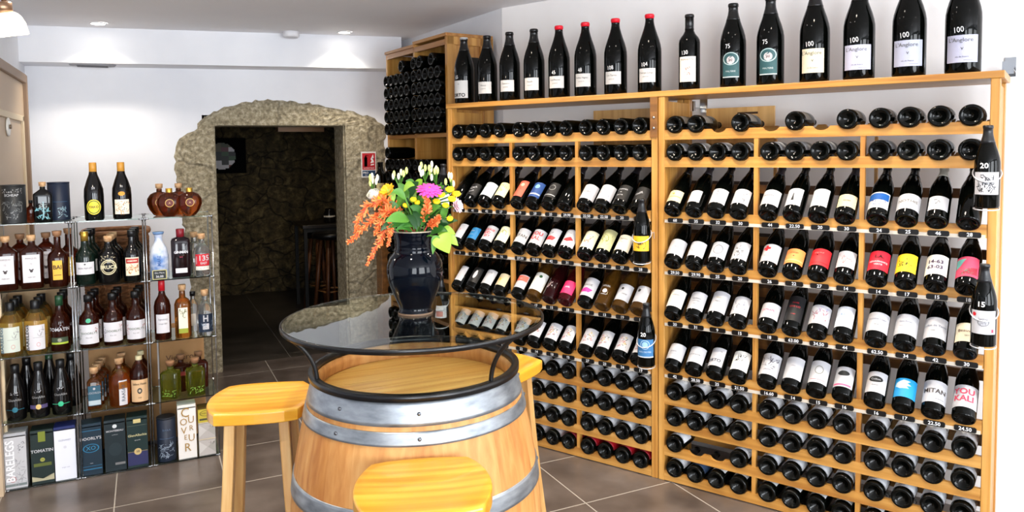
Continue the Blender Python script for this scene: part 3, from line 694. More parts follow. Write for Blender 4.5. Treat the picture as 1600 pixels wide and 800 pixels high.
# (description, label size w h, colour, arts, glass, kind)
def L_(desc, col, arts=(), w=.085, h=.075, glass=None, kind='burg'): return (desc, col, arts, w, h, glass, kind)
tower = ('p', [(-.006, -.022), (.006, -.022), (.003, .0), (.0015, .02), (-.0015, .02), (-.003, 0)], (20, 20, 20))
skt = lambda sd: [('s', sd, 0, .0, .05, .05, (170, 60, 50), 9), ('s', sd+50, .005, .005, .045, .045, (190, 160, 60), 8), ('s', sd+9, .012, 0, .03, .05, (40, 50, 50), 10), T('vigne', -.01, -.026, .012, (160, 50, 60))]
DISP = {
 ('right', 2): [L_('cream gold-striped', CRM, [('r', 0, -.005, .08, .004, (180, 140, 60)), ('d', 0, .012, .006, (190, 150, 70))], h=.06), L_('small plain white', W, [T('cru', 0, 0, .01)], w=.06, h=.062), L_('white crack-drawn', W, [('s', 4, 0, 0, .02, .06, (60, 60, 66), 8)]), L_('white line-drawn', W, [('s', 5, 0, 0, .05, .05, (90, 90, 96), 12)]),
   L_('wide white', W, [T('domaine', 0, .01, .013, (90, 90, 100))], w=.1), L_('white tower', W, [tower], w=.07, h=.085), L_('white blue-marked', W, [('s', 7, 0, 0, .03, .03, (90, 150, 200), 8)], w=.07, h=.085), L_('cream torn', CRM, [T('cuvee', 0, 0, .012)], w=.075, h=.06),
   L_('blue and white', W, [('r', 0, .018, .085, .035, (24, 84, 156)), ('s', 3, 0, -.004, .06, .02, (24, 60, 120), 14), T('ROUGE', 0, -.024, .009, (24, 84, 156))]), L_('white capital-lettered', W, [T('NOTHIS', 0, 0, .02, (110, 104, 90))], w=.105, h=.07), L_('small square white', W, [('s', 8, 0, .006, .03, .02, INK, 8)], w=.07, h=.062), L_('missing', None)],
 ('right', 3): [L_('broad white', W, [T('ivoire', .01, .0, .012, (110, 110, 124))], w=.1, h=.08), L_('white ruled', W, [('r', 0, 0, .06, .0012, INK), T('terre', 0, -.012, .01)], w=.1), L_('white boxed-sketch', W, [('o', 0, 0, .022, (120, 120, 126), .026)], w=.08, h=.08), L_('white black-figure', W, [('s', 12, 0, 0, .035, .055, (20, 20, 20), 22)], w=.08, h=.085),
   L_('white red-cross', W, [('r', -.01, .024, .034, .012, RED), ('r', -.01, .024, .012, .03, RED), T('parcelle', 0, -.015, .009, (96, 96, 106))], w=.1, h=.085), L_('orange', (238, 146, 78), [T('orange', 0, .018, .012, (150, 70, 20)), ('d', 0, 0, .003, (60, 20, 10)), ('r', 0, -.022, .09, .006, (250, 180, 120))], w=.09, h=.07), L_('red', (218, 44, 50), [('d', -.005, .01, .003, (40, 10, 10)), T('sang neuf', 0, .022, .01, (250, 160, 150)), ('r', .0, -.03, .09, .004, (150, 20, 30))], w=.1, h=.078), L_('white pink-printed', W, [('s', 14, 0, 0, .04, .04, (220, 120, 120), 20)], w=.075, h=.075),
   L_('red white-lettered', (208, 30, 52), [T('L.A.', 0, .018, .02, (30, 10, 14), 0, .03), T('RENAISSANCE', 0, -.008, .011, W, 0, .02), T('VERTE', 0, -.022, .011, W, 0, .02)], w=.085, h=.085), L_('yellow', (244, 206, 40), [('s', 16, 0, 0, .045, .04, (40, 36, 20), 20), ('o', -.005, -.005, .016, (40, 36, 20), .008)], w=.085, h=.08), L_('cream purple-lettered', (240, 236, 226), [T('14-63', 0, .012, .024, (70, 50, 80), 0, .03), T('63-03', 0, -.014, .024, (70, 50, 80), 0, .03)], w=.09, h=.085), L_('pink and teal', (210, 70, 100), [('p', [(-.04, .036), (.0, .036), (-.02, .0), (-.04, -.01)], (110, 176, 168)), ('p', [(.01, -.01), (.04, .0), (.04, -.036), (-.02, -.036)], (150, 40, 60)), ('s', 18, 0, -.02, .05, .03, (90, 120, 110), 14)], w=.085, h=.085)],
 ('right', 4): [L_('white cream-tinted', (236, 234, 226), [T('chateau', 0, .018, .012), ('r', 0, -.02, .05, .001, INK)], w=.085, h=.085), L_('white text-filled', W, [T('appellation', 0, .01, .009), T('controlee', 0, -.004, .009), T('2019', 0, -.02, .008)], w=.085, h=.085), L_('tall white', W, [T('blanc', 0, .02, .012, (160, 150, 100)), T('reserve', 0, .0, .009)], w=.09, h=.1), L_('white speckled', W, [('s', 21, 0, 0, .06, .05, (90, 90, 120), 14)], w=.085, h=.085),
   L_('white pink-lettered', W, [T('SATRAPE', 0, .0, .014, (210, 80, 120))], w=.1, h=.07), L_('black red-lettered', (16, 16, 20), [T('CUVEE', 0, .028, .009, (190, 40, 50)), T('O10 LO', 0, .008, .013, (190, 40, 50)), T('rouge', 0, -.03, .008, (190, 40, 50))], w=.075, h=.115), L_('white maroon-brushed', W, [('s', 23, 0, .0, .07, .05, (150, 30, 60), 16), ('s', 24, .02, .02, .05, .04, (150, 150, 190), 8)], w=.105, h=.085), L_('pale blue-white', (222, 228, 236), [T('BLEU', 0, .01, .012, (110, 150, 190))], w=.075, h=.09),
   L_('white grey-lettered', W, [T('Domaine Clape', 0, .012, .011, (130, 130, 150)), T('2018', 0, -.015, .008)], w=.1, h=.08), L_('white faint-lettered', W, [T('Saint Peray', 0, .012, .010, (110, 120, 146)), T('vieilles vignes', 0, -.008, .008, (160, 160, 170))], w=.105, h=.085), L_('white script', W, [T('Cordon de Terre', 0, .008, .013, (80, 96, 120)), T('cote', 0, -.014, .008)], w=.1, h=.085), L_('cream brown-lettered', (226, 216, 190), [T('Beauvoir', 0, .006, .018, (110, 70, 50)), T('2017', 0, -.016, .008)], w=.085, h=.075)],
 ('right', 5): [L_('white curved', W, [T('granit', 0, .0, .013, (100, 110, 130)), ('r', 0, -.014, .06, .0012, (100, 110, 130))], w=.105, h=.075), L_('white small-print', W, [T('cuvee des pierres', 0, .0, .008)], w=.1, h=.075), L_('white low-lettered', W, [T('ORTO', -.003, -.02, .022, (50, 54, 70), 0, .02), T('vin', .02, .028, .007)], w=.075, h=.085), L_('white star-drawn', (238, 238, 232), [('s', 31, 0, .012, .04, .035, (30, 30, 34), 26), T('CEDRE', 0, -.02, .012, (60, 110, 80))], w=.085, h=.085),
   L_('white dotted', W, [('s', 33, 0, .008, .08, .055, (60, 54, 70), 30), T('pleiades', 0, -.028, .010, (60, 54, 90))], w=.1, h=.095), L_('plain tall white', W, [T('silex', 0, .01, .010, (110, 110, 124))], w=.085, h=.095), L_('white oval-drawn', W, [('o', 0, .008, .017, (110, 110, 90), .02), ('r', 0, -.038, .06, .002, (170, 60, 80))], w=.085, h=.095), L_('white black-oval pink-edged', W, [('d', 0, .016, .024, (24, 28, 30), .012), ('r', 0, -.038, .075, .008, (226, 90, 130))], w=.085, h=.085),
   L_('white black-oval', W, [('d', 0, .012, .027, (18, 22, 24), .014), T('Cotton', 0, .012, .012, W), T('domaine', 0, -.014, .007)], w=.085, h=.085), L_('bright blue', (30, 144, 206), [('p', [(-.036, .02), (-.01, .034), (.016, .03), (.004, .02), (.02, .012), (0, .006), (.012, -.002), (-.02, -.006), (-.04, .004)], (190, 208, 214))], w=.09, h=.075), L_('white brown-capitals', W, [T('MITAN', 0, .0, .027, (60, 48, 40), 0, .01), T('vin de france', .02, -.032, .006)], w=.1, h=.085), L_('white pink-capitals', W, [T('YOU', 0, .018, .034, (214, 60, 90), 0, .02), T('KALI', 0, -.012, .034, (214, 60, 90), 0, .02)], w=.1, h=.085)],
 ('left', 2): [L_('missing', None), L_('white-script black', (16, 16, 18), [T('Clos', 0, .01, .022, W, .6), T('noir', 0, -.015, .018, W, .6)], w=.07), L_('silver-white', (214, 222, 226), [('s', 41, 0, .01, .05, .04, (100, 130, 120), 12)], w=.095, h=.085), L_('yellow-white', (236, 226, 170), [('s', 42, 0, .01, .05, .05, (190, 160, 40), 16)], w=.08, h=.085),
   L_('coral', (222, 96, 74), [('d', 0, .026, .012, (240, 170, 150)), ('s', 43, 0, 0, .03, .05, (120, 40, 30), 8)], w=.055, h=.1), L_('navy', (34, 70, 130), [('d', 0, .022, .014, (120, 170, 220)), ('r', 0, -.03, .07, .008, (210, 214, 220))], w=.07, h=.09), L_('black grey-bordered', (20, 20, 22), [('r', 0, -.034, .07, .004, (190, 190, 190)), ('o', 0, .016, .018, (150, 150, 150))], w=.07, h=.09), L_('missing', None),
   L_('white framed', W, [T('morgon', 0, 0, .012)], w=.1, h=.085), L_('white lace-drawn', W, [('s', 45, 0, 0, .06, .05, (120, 120, 146), 14)], w=.1, h=.085), L_('black white-lettered', (12, 12, 14), [T('Chemin', 0, .02, .018, W), T('de', 0, 0, .012, W), T('terre', 0, -.018, .016, W)], w=.09, h=.085), L_('black script', (14, 14, 16), [T('nuit', 0, 0, .024, W, .5)], w=.09)],
 ('left', 3): [L_('narrow white', W, [('d', 0, .01, .006, (200, 140, 150))], w=.07, h=.09), L_('blue', (26, 116, 170), [T('bleu', 0, .016, .014, W), ('r', 0, -.01, .03, .002, W)], w=.08, h=.07), L_('white red-lettered', W, [T('ROUGE', 0, .02, .02, RED, 0, .02), T('SUD', -.005, -.002, .024, RED, 0, .02), T('EST', .005, -.025, .022, RED, 0, .02)], w=.09, h=.09), L_('yellow-marked white', (238, 236, 200), [('s', 51, 0, 0, .05, .05, (150, 150, 40), 18)], w=.085, h=.09),
   L_('white brown-capitals', W, [T('MITAN', 0, -.004, .026, (60, 50, 40), 0, .01)], w=.09, h=.085), L_('white pink-capitals', W, [T('YOU', 0, .018, .032, (214, 60, 60), 0, .02), T('KAL', 0, -.012, .032, (214, 60, 60), 0, .02)], w=.1, h=.085), L_('white red-shape', W, [('p', [(-.03, -.02), (.02, -.026), (.03, -.004), (.0, .004), (-.02, .0)], (216, 44, 50)), ('s', 53, 0, .02, .03, .02, INK, 6)], w=.085, h=.095), L_('white red-fish', W, [('p', [(-.03, -.012), (.0, -.026), (.03, -.01), (.01, .006)], (206, 30, 40)), T('ete', 0, .03, .01)], w=.085, h=.095),
   L_('cream sketch', (226, 220, 190), [('s', 55, 0, -.01, .05, .04, (130, 60, 50), 16), ('s', 56, 0, .02, .05, .02, (90, 110, 70), 10)], w=.09, h=.095), L_('olive landscape', (206, 204, 150), [('s', 57, 0, 0, .06, .06, (110, 120, 40), 24)], w=.085, h=.11), L_('cream curved', (226, 218, 198), [T('Terroir', 0, .022, .014), T('2016', 0, 0, .008)], w=.095, h=.085), L_('missing', None)],
 ('left', 4): [L_('slim white', W, [], w=.045, h=.09), L_('black bird', (14, 14, 16), [('d', .004, 0, .011, W, .026), ('d', .006, .024, .006, W)], w=.07, h=.09), L_('white lettered', W, [T('COTE', 0, .026, .012)], w=.075, h=.085), L_('cream dotted', CRM, [('d', -.01, 0, .009, (230, 180, 60))], w=.07, h=.07),
   L_('coral and white', W, [('r', 0, .02, .09, .035, (238, 110, 90)), T('rose', 0, .018, .014, (250, 220, 210))], w=.09, h=.075), L_('large white green-leaf', (232, 232, 224), [('d', .012, .03, .009, (50, 90, 50))], w=.1, h=.1, glass='amber'), L_('rosy transparent', None, [T('ROC', 0, 0, .02, (220, 190, 190), 1.2)], glass='dred'), L_('pink', (226, 40, 100), [T('pink', 0, .0, .016, (250, 190, 210), 0, .02)], w=.075, h=.07, glass='rose'),
   L_('white pink-splashed', W, [('p', [(-.04, -.03), (.02, -.036), (.036, -.016), (.0, -.006), (-.03, -.014)], (214, 40, 140)), T('MAGIE', 0, .01, .018, (90, 90, 90))], w=.1, h=.1), L_('white-printed amber', None, [T('SOLEIL', 0, .03, .014, W), ('d', 0, 0, .012, W), T('macere', 0, -.02, .01, W)], glass='amber'), L_('white black-dotted', W, [('d', -.008, .02, .007, (20, 20, 20)), T('orange', .01, -.01, .010)], w=.085, h=.085, glass='amber'), L_('pale black-dotted', W, [('d', -.008, .02, .009, (20, 20, 20))], w=.085, h=.085, glass='amber')],
 ('left', 5): [L_('colourful sketched', W, skt(60+k % 3), w=.085, h=.085) for k in range(12)],
}
GL = {None: BLACK_GLASS, 'rose': ROSE, 'amber': AMBER, 'dred': DRED}
TILT = radians(43)
for (side, row), L in DISP.items():
    for i, (desc, col, arts, w_, h_, gl, kind) in enumerate(L):
        ax = RB*cos(TILT)+UP*sin(TILT); fc = UP*cos(TILT)-RB*sin(TILT)
        pos = RK(slot_u(side, i), -.037, RAILS[row]+.0525)
        rot = random.Random(hash((side == 'left', row, i)) % 9999).uniform(-.16, .16)
        M = frame(pos, ax, fc) @ Matrix.Rotation(rot, 4, 'Z')
        o = inst('wine_bottle', body(kind, GL[gl]), None, M)
        if col is not None or arts:
            inst('label', label_mesh(kind, (side, row, i if row != 5 or side == 'right' else i % 3), .034+h_*.56, w_*1.08, h_*1.12, col, arts), o)
        cc_ = BLACK_CAP if (i+row) % 3 else mat((34, 30, 36), .3)
        if (side, row, i) == ('right', 2, 10): cc_ = mat((196, 190, 176), .35)
        inst('capsule', capsule(kind, cc_, .232), o)
        sd = {'left': 'far', 'right': 'near'}[side]; rn = {2: 'top', 3: 'second', 4: 'third', 5: 'lowest'}[row]
        dd = 'unlabelled dark' if desc == 'missing' else (desc+'-label')
        o['label'] = '%s bottle tilted %s from left, %s price shelf, %s rack' % (dd, ORD[i+1], rn, sd)
        o['category'] = 'wine bottle'; o['group'] = 'tilted wine bottles on the %s price shelf of the %s rack' % (rn, sd)

# magnums on the top board
MPX = [726, 762, 797, 835, 874, 915, 962, 1015, 1077, 1145, 1203, 1272, 1341, 1419, 1503]
REDCAP = mat((224, 22, 44), .35, name='red_wax')
def magnum(k, px):
    p = rayp(px, 150, RK(0, .085, 0), RB); u = (p-RP).dot(RE)
    kind = 'magb' if k == 8 else 'mag'
    toward = (EYE-RK(u, .085, 0)); toward.z = 0; toward.normalize()
    face = (toward*.75-RB*.9).normalized()
    s = [1.0, .99, 1.0, 1.0, 1.0, 1.0, 1.0, 1.0, .97, 1.0, 1.02, 1.06, 1.06, 1.07, 1.08][k]
    M = frame(RK(u, .085, TOPZ1), UP, face) @ Matrix.Scale(s, 4)
    if k == 0: M = M @ Matrix.Rotation(-.25, 4, 'Z')
    o = inst('magnum_bottle', body(kind, BLACK_GLASS, 32), None, M)
    W2 = (204, 202, 199)
    if k == 0: a = ((.11, .10, W2, (('t', 'ORTO', 0, -.034, .028, INK, 0, .03), ('t', 'vin', .0, .03, .009, INK))), 'white label')
    elif k < 8: a = ((.085, .062+.004*(k % 2), W2, (('t', ['', 'Maison', 'Domaine', 'Famille', 'Les Pierres', 'Vieilles Vignes', 'Les Terres', 'Champs Longs'][k], -.005, .012, .012, (80, 76, 70)), ('t', 'grand vin', -.005, -.006, .008, (100, 96, 90)))), 'white label')
    elif k == 8: a = ((.085, .12, (236, 232, 222), (('t', 'FONSETTE', 0, .045, .013, (110, 90, 70)), ('s', 5, 0, -.005, .03, .04, (190, 110, 90), 18), ('t', '2015', 0, -.045, .010, (110, 90, 70)))), 'tall cream label and green neck')
    elif k < 11: a = ((.075, .085, (44, 84, 88), (('d', 0, .042, .0375, (44, 84, 88), .03), ('d', 0, .036, .018, (210, 200, 200)), ('t', '20', 0, .036, .018, (90, 50, 50)), ('o', 0, .042, .036, (170, 190, 190), .029), ('t', 'MALTERIE', 0, -.014, .010, (200, 210, 210)), ('r', 0, -.039, .075, .004, (200, 206, 206)))), 'arched dark green label')
    else: a = ((.105 if k > 11 else .09, .095, [(214, 206, 180), (182, 184, 206), (176, 180, 200), (184, 184, 204)][k-11], (('t', "L'Anglore", -.005, .03, .020, (90, 90, 84), .0, 0), ('t', 'v', 0, .002, .02, (90, 90, 90)), ('t', 'vin de france', 0, -.028, .008, (90, 90, 100)), ('r', .02, -.04, .03, .001, (90, 90, 100)))), ['cream bird label', 'pale lilac bird label', 'grey-lilac bird label', 'rightmost lilac bird label'][k-11])
    (w_, h_, base, arts), dsc = a
    cz_ = .082 if k < 8 else (.085 if k != 8 else .10)
    m = MB(); art(m, surf_of(PROF[kind]), cz_, w_, h_, base, arts, nx=16); o2 = m.build('label'); o2.parent = o
    price = ['65', '', '', '', '45', '48', '108', '104', '130', '75', '75', '100', '100', '100', '100'][k]
    if price:
        m = MB(); art(m, surf_of(PROF[kind]), cz_+h_/2+(.018 if k not in (9, 10) else .055), .02, .02, None, [('t', price, -.012, 0, .028, (240, 240, 240), .1, 0, .8)]); o2 = m.build('price_mark'); o2.parent = o
    cm = BLACK_CAP
    if 4 <= k <= 7: cm = REDCAP
    if k == 0: cm = BLACK_CAP
    top = PROF[kind][-1][0]
    inst('capsule', capsule(kind, cm, top*(.945 if 4 <= k <= 7 else .80)), o)
    if k == 8:
        m = MB(); m.loft([(z, r, r, 2) for z, r in ((.285, .0212), (.305, .0204))], mat((60, 110, 40), .1), seg=20, cap=False); o2 = m.build('neck_band'); o2.parent = o
    if k == 0:
        m = MB(); m.loft([(top-.012, .0232, .0232, 2), (top+.002, .0232, .0232, 2), (top+.003, .018, .018, 2)], mat((200, 200, 200), .3), seg=18); o2 = m.build('crown_cap'); o2.parent = o
    names = ['leftmost magnum on the top board, large white label, pale cap', 'second magnum from the left on the top board, white label', 'third magnum from the left on the top board, black neck', 'fourth magnum from the left, last before the red caps', 'first red-capped magnum from the left on the top board', 'second red-capped magnum from the left on the top board', 'third red-capped magnum, second from right among red caps', 'rightmost red-capped magnum on the top board', 'square-shouldered magnum with tall cream label and green neck', 'left magnum of the two with arched green labels', 'right magnum of the two with arched green labels', 'magnum with cream bird label beside the green-label magnums', 'magnum with lilac bird label, third from the right end', 'magnum with grey-lilac bird label, second from the right end', 'large magnum with lilac label at the right end of the board']
    tag(o, names[k], 'magnum bottle', 'magnum bottles standing on the top board')
for k, px in enumerate(MPX): magnum(k, px)

# bottles hanging in wire holders from the rack posts
WIRE = mat((220, 220, 226), .3, metal=.5, name='steel_wire')
def hanging(px, pyb, u, d, lab, wlab, base, arts, price, h=.085, capm=None, cz_=.09):
    p = rayp(px, pyb, RK(u, d, 0), RB) ; uu = (p-RP).dot(RE)
    toward = EYE-p; toward.z = 0; toward.normalize()
    face = (toward-RB*.6).normalized()
    M = frame(Vector((p.x, p.y, p.z)), UP, face)
    o = inst('wine_bottle', body('burg', BLACK_GLASS), None, M)
    m = MB(); art(m, surf_of(BURG), cz_, .085, h, base, arts); q = m.build('label'); q.parent = o
    if price:
        m = MB(); art(m, surf_of(BURG), cz_+h/2+.022, .02, .02, None, [('t', price, -.008, 0, .026, (244, 244, 244), 0, .02)]); q = m.build('price_mark'); q.parent = o
    inst('capsule', capsule('burg', capm or mat((22, 23, 26), .3), .232), o)
    tag(o, lab, 'wine bottle', 'bottles hanging in wire holders on the rack posts')
    m = MB(); c = Vector((p.x, p.y, p.z))
    def ring(z, r, tilt=0):
        return [c+Vector((r*cos(t), r*sin(t), z+tilt*cos(t-.6))) for t in [2*pi*i/24 for i in range(24)]]
    m.tube(ring(.125, .0445, .03), .0022, WIRE, 6, closed=True); m.tube(ring(-.002, .040, .004), .0022, WIRE, 6, closed=True)
    pst = RK(u+(.0), -.004, p.z+.10)
    d1 = (pst-c); d1.z = 0; d1.normalize()
    m.tube([c+d1*.04+Vector((0, 0, -.002)), c+d1*.046+Vector((0, 0, .06)), c+d1*.0445+Vector((0, 0, .125)), pst+Vector((0, 0, .03)), pst+Vector((0, 0, .0))], .0016, WIRE, 6)
    o = m.build('wire_bottle_holder'); tag(o, wlab, 'bottle holder', 'wire bottle holders screwed to the rack posts')
hanging(1003, 409, -.018, -.106, 'dark bottle with yellow label hanging on the far rack post, upper one', 'wire holder around the yellow-label bottle on the joined posts', (238, 184, 40), [('s', 71, 0, 0, .05, .045, (50, 36, 10), 16), ('t', 'vin', 0, .0, .02, (60, 40, 10), .3, .02)], '', h=.07)
hanging(1010, 571, -.016, -.106, 'dark bottle with blue label and price 20 hanging on the joined posts', 'wire holder around the blue-label bottle on the joined posts', (58, 116, 168), [('o', 0, .018, .022, (170, 206, 232)), ('d', 0, .018, .014, (150, 190, 226)), ('t', 'BLEU DE MER', 0, -.016, .010, (200, 220, 240)), ('r', 0, -.04, .085, .005, (210, 216, 226))], '20')
hanging(1541, 325, 1.345, -.106, 'dark bottle priced 20 with sketched white label, upper one at right end', 'wire holder around the upper bottle on the right end post', W, [('s', 73, 0, 0, .055, .06, (40, 40, 44), 50)], '20', h=.08)
hanging(1536, 539, 1.34, -.106, 'dark bottle priced 15 with white label and red star, right end', 'wire holder around the lower bottle on the right end post', W, [('d', -.03, .028, .007, RED), ('o', .0, 0, .018, (120, 120, 124), .014), ('s', 75, 0, 0, .03, .03, (150, 150, 156), 14), ('r', .03, -.03, .008, .012, (220, 60, 90))], '15', h=.085)
hanging(694, 338, -1.335, -.100, 'dark bottle with white label hanging on the far left post above flowers', 'wire holder on the far left rack post above the flowers', (226, 224, 240), [], '', h=.085)
hanging(690, 511, -1.335, -.100, 'dark bottle with pink-marked white label hanging right of the vase', 'wire holder on the far left rack post right of the vase', (234, 230, 232), [('r', 0, -.012, .04, .03, (224, 150, 140))], '', h=.07)

# ------------------------------------------------------------------ tall side cabinet of stacked bottles
CN = Vector((1.665, 4.30, 0)); cdir = Vector((sin(-.125), cos(-.125), 0)); cin = Vector((cdir.y, -cdir.x, 0))
CLEN, CDEP, CH = .90, .325, 2.30
def CB(q): return CN+cdir*q.x+cin*q.y+Vector((0, 0, q.z))
cab = empty('wine_cabinet', CB(Vector((CLEN/2, CDEP/2, 0)))); tag(cab, 'tall open oak cabinet full of stacked bottles behind the bouquet', 'cabinet')
def cput(mb, name, bev=.002):
    o = mb.build(name, None, bev); o.parent = cab; o.matrix_parent_inverse = Matrix.Translation(-cab.location); return o
m = MB(); m.box(0, .02, 0, CDEP, 0, CH, OAK_Z, CB); m.box(-.012, 0, 0, .05, 0, CH, OAK_Z, CB); m.box(-.012, 0, CDEP-.09, CDEP, 0, CH, OAK_Z, CB); m.box(-.012, 0, 0, CDEP, CH-.05, CH, OAK_Z, CB); sidep = cput(m, 'side_panel')
m = MB(); m.box(-.004, -.001, .09, CDEP-.1, 1.86, CH-.12, mat((22, 20, 18), .6), CB); o = m.build('dark_inset'); o.parent = sidep
m = MB(); m.box(CLEN-.02, CLEN, 0, CDEP, 0, CH-.02, OAK_Z, CB); cput(m, 'side_panel')
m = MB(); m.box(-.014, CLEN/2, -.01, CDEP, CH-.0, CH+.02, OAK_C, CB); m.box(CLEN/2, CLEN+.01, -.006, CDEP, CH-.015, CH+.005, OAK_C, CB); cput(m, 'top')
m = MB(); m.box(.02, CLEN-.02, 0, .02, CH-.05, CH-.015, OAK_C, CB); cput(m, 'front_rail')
m = MB(); m.box(CLEN*.5-.011, CLEN*.5+.011, 0, CDEP, 1.60, CH, OAK_Z, CB); cput(m, 'divider')
m = MB(); m.box(CLEN*.5-.011, CLEN*.5+.011, 0, CDEP, .05, 1.60, OAK_Z, CB); cput(m, 'divider')
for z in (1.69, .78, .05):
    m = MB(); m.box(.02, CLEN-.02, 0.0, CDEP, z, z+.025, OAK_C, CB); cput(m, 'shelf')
m = MB(); m.box(.02, CLEN-.02, CDEP-.012, CDEP, .05, CH-.02, DARKW, CB)
for k in range(9): m.box(.07+k*.09, .085+k*.09, CDEP-.03, CDEP-.012, 1.75, CH-.05, mat((70, 66, 62), .6), CB)
cput(m, 'back_panel')
def cab_bottle(row, col, z, x, nm):
    pos = CB(Vector((x, -.035, z))); o = inst('wine_bottle', body('burg', BLACK_GLASS, 26), None, frame(pos, cin, UP))
    o['label'] = 'stacked dark bottle, %s from near side, %s of tall cabinet' % (ORD[col+1], nm); o['category'] = 'wine bottle'; o['group'] = 'bottles stacked in the tall cabinet'
CX = [.0614+.0832*i for i in range(5)]+[.5024+.0832*i for i in range(5)]
NM = ['lowest row', 'second row up', 'third row up', 'fourth row up', 'fifth row up', 'sixth row up', 'topmost row']
for r in range(6):
    for c in range(10):
        if r == 5 and c not in (1, 3, 4, 6): continue
        cab_bottle(r, c, 1.716+.0415+.083*r+(.002 if c % 2 else 0), CX[c], NM[r]+' in upper half')
for r in range(5, 10):
    for c in range(10):
        if r == 9 and c < 9: continue
        if r == 8 and c in (0, 1): continue
        cab_bottle(r, c, .806+.0415+.083*r, CX[c], '%s row below middle shelf' % ORD[10-r])
m = MB()
def stack_rows(z0, n):
    for r in range(n):
        for c in range(10):
            M = frame(CB(Vector((CX[c], -.035, z0+.0415+.083*r))), cin, UP); t = MB(); t.loft(BURG, BLACK_GLASS, seg=16, cap=False)
            m.add([M @ Vector(v) for v in t.v], t.f, BLACK_GLASS, True)
stack_rows(.806, 5); stack_rows(.077, 7)
tag(m.build('stacked_bottles'), 'mass of dark bottles in the cabinet half hidden behind vase and flowers', 'bottles', None, 'stuff')
# three standing bottles with cream labels on a small crate beside the cabinet's far end
cr = MB(); pc = onY(600, 300, 5.45)
cr.box(pc.x-.05, pc.x+.05, 5.38, 5.52, 0, 1.26, OAK_D); 
plo = cr.build('wooden_plinth', None, .003); tag(plo, 'narrow wooden plinth against the stone at the cabinet far end', 'plinth')
for k in range(3):
    o = inst('wine_bottle', body('bord', BLACK_GLASS), None, Matrix.Translation((pc.x-.035+.035*k-.004, 5.42+.075*(k % 2), 1.26)) @ Matrix.Scale(.9, 4))
    inst('label', label_mesh('bord', 'creamstand', .075, .085, .10, (232, 214, 150), (('t', '900', 0, .02, .02, (60, 40, 20)), ('r', 0, -.02, .07, .003, (180, 60, 40)))), o)
    tag(o, ['left', 'middle', 'right'][k]+' standing bottle with yellow label at the far end of the cabinet', 'wine bottle', 'yellow-label bottles standing beside the stone doorway')
# ------------------------------------------------------------------ barrel
BC = Vector((.706, 2.122, 0))
def bpro(z):       # outer radius of the staves
    t = (z-.475)/.475
    return .374-.076*abs(t)**1.9
def barrel():
    o = empty('wine_barrel', BC); tag(o, 'pale oak wine barrel with galvanised hoops under the round glass top', 'barrel')
    m = MB(); NS = 26; PER = 6; seg = NS*PER; zs = [0, .01]+[.03+.89*i/26 for i in range(27)]+[.942, .95]
    rg = random.Random(5); stv = [rg.uniform(-.001, .001) for _ in range(NS)]; sw = []
    vs = []
    def rr(k, r): return r+stv[k//PER]-(.0022 if k % PER == 0 else 0)
    rings = [(z, bpro(z)) for z in zs]+[(.95, .284), (.93, .281), (.895, .289)]
    for z, r in rings:
        for k in range(seg):
            a = 2*pi*k/seg; q = rr(k, r) if r > .29 else r; vs.append((q*cos(a), q*sin(a), z))
    fs = [(i*seg+k, i*seg+(k+1) % seg, (i+1)*seg+(k+1) % seg, (i+1)*seg+k) for i in range(len(rings)-1) for k in range(seg)]
    m.add(vs, fs, STAVE, True)
    pick = [rg.randrange(3) for _ in range(NS)]
    for mm in (STAVE_B, STAVE_C): m.mi(mm)
    m.m = [pick[(q % seg)//PER] for q in range(len(fs))]
    m.build('staves', o)
    m = MB(); m.loft([(.895, .2905, .2905, 2), (.905, .289, .289, 2), (.912, .27, .27, 2), (.913, .0005, .0005, 2)], HEADW, seg=64, cap=False)
    for k in range(-4, 5): m.box(-.26*cos(k*.2), .26*cos(k*.2), k*.062-.0002, k*.062+.0002, .9128, .9132, mat((190, 136, 64), .6))
    m.build('barrel_head', o)
    m = MB(); m.loft([(.03, .30, .30, 2), (.04, .29, .29, 2), (.04, .0005, .0005, 2)], HEADW, seg=48, cap=False); m.build('barrel_head', o)
    for za, zb in ((.890, .951), (.842, .877), (.632, .682), (.275, .325), (.066, .114), (.0, .053)):
        m = MB(); e = .0035
        n = 6; sec = [(za+(zb-za)*i/n, bpro(za+(zb-za)*i/n)+e, bpro(za+(zb-za)*i/n)+e, 2) for i in range(n+1)]
        m.loft([(za, bpro(za), bpro(za), 2)]+sec+[(zb, bpro(zb), bpro(zb), 2)], GALV, seg=96, cap=False)
        h = m.build('hoop', o)
        for t in (-1.87, -1.87+2.1, -.35, -2.6):
            for dz in (.0,):
                z = (za+zb)/2+dz; r = bpro(z)+.004; c = Vector((r*cos(t), r*sin(t), z)); q = MB()
                q.loft([(0, .0055, .0055, 2), (.002, .005, .005, 2), (.0035, .002, .002, 2)], mat((110, 112, 116), .3, metal=.9), seg=10)
                me = q.mesh('rivet'); me.transform(Matrix.Translation(c) @ Vector((cos(t), sin(t), 0)).to_track_quat('Z', 'Y').to_matrix().to_4x4())
                inst('rivet', me, h)
barrel()
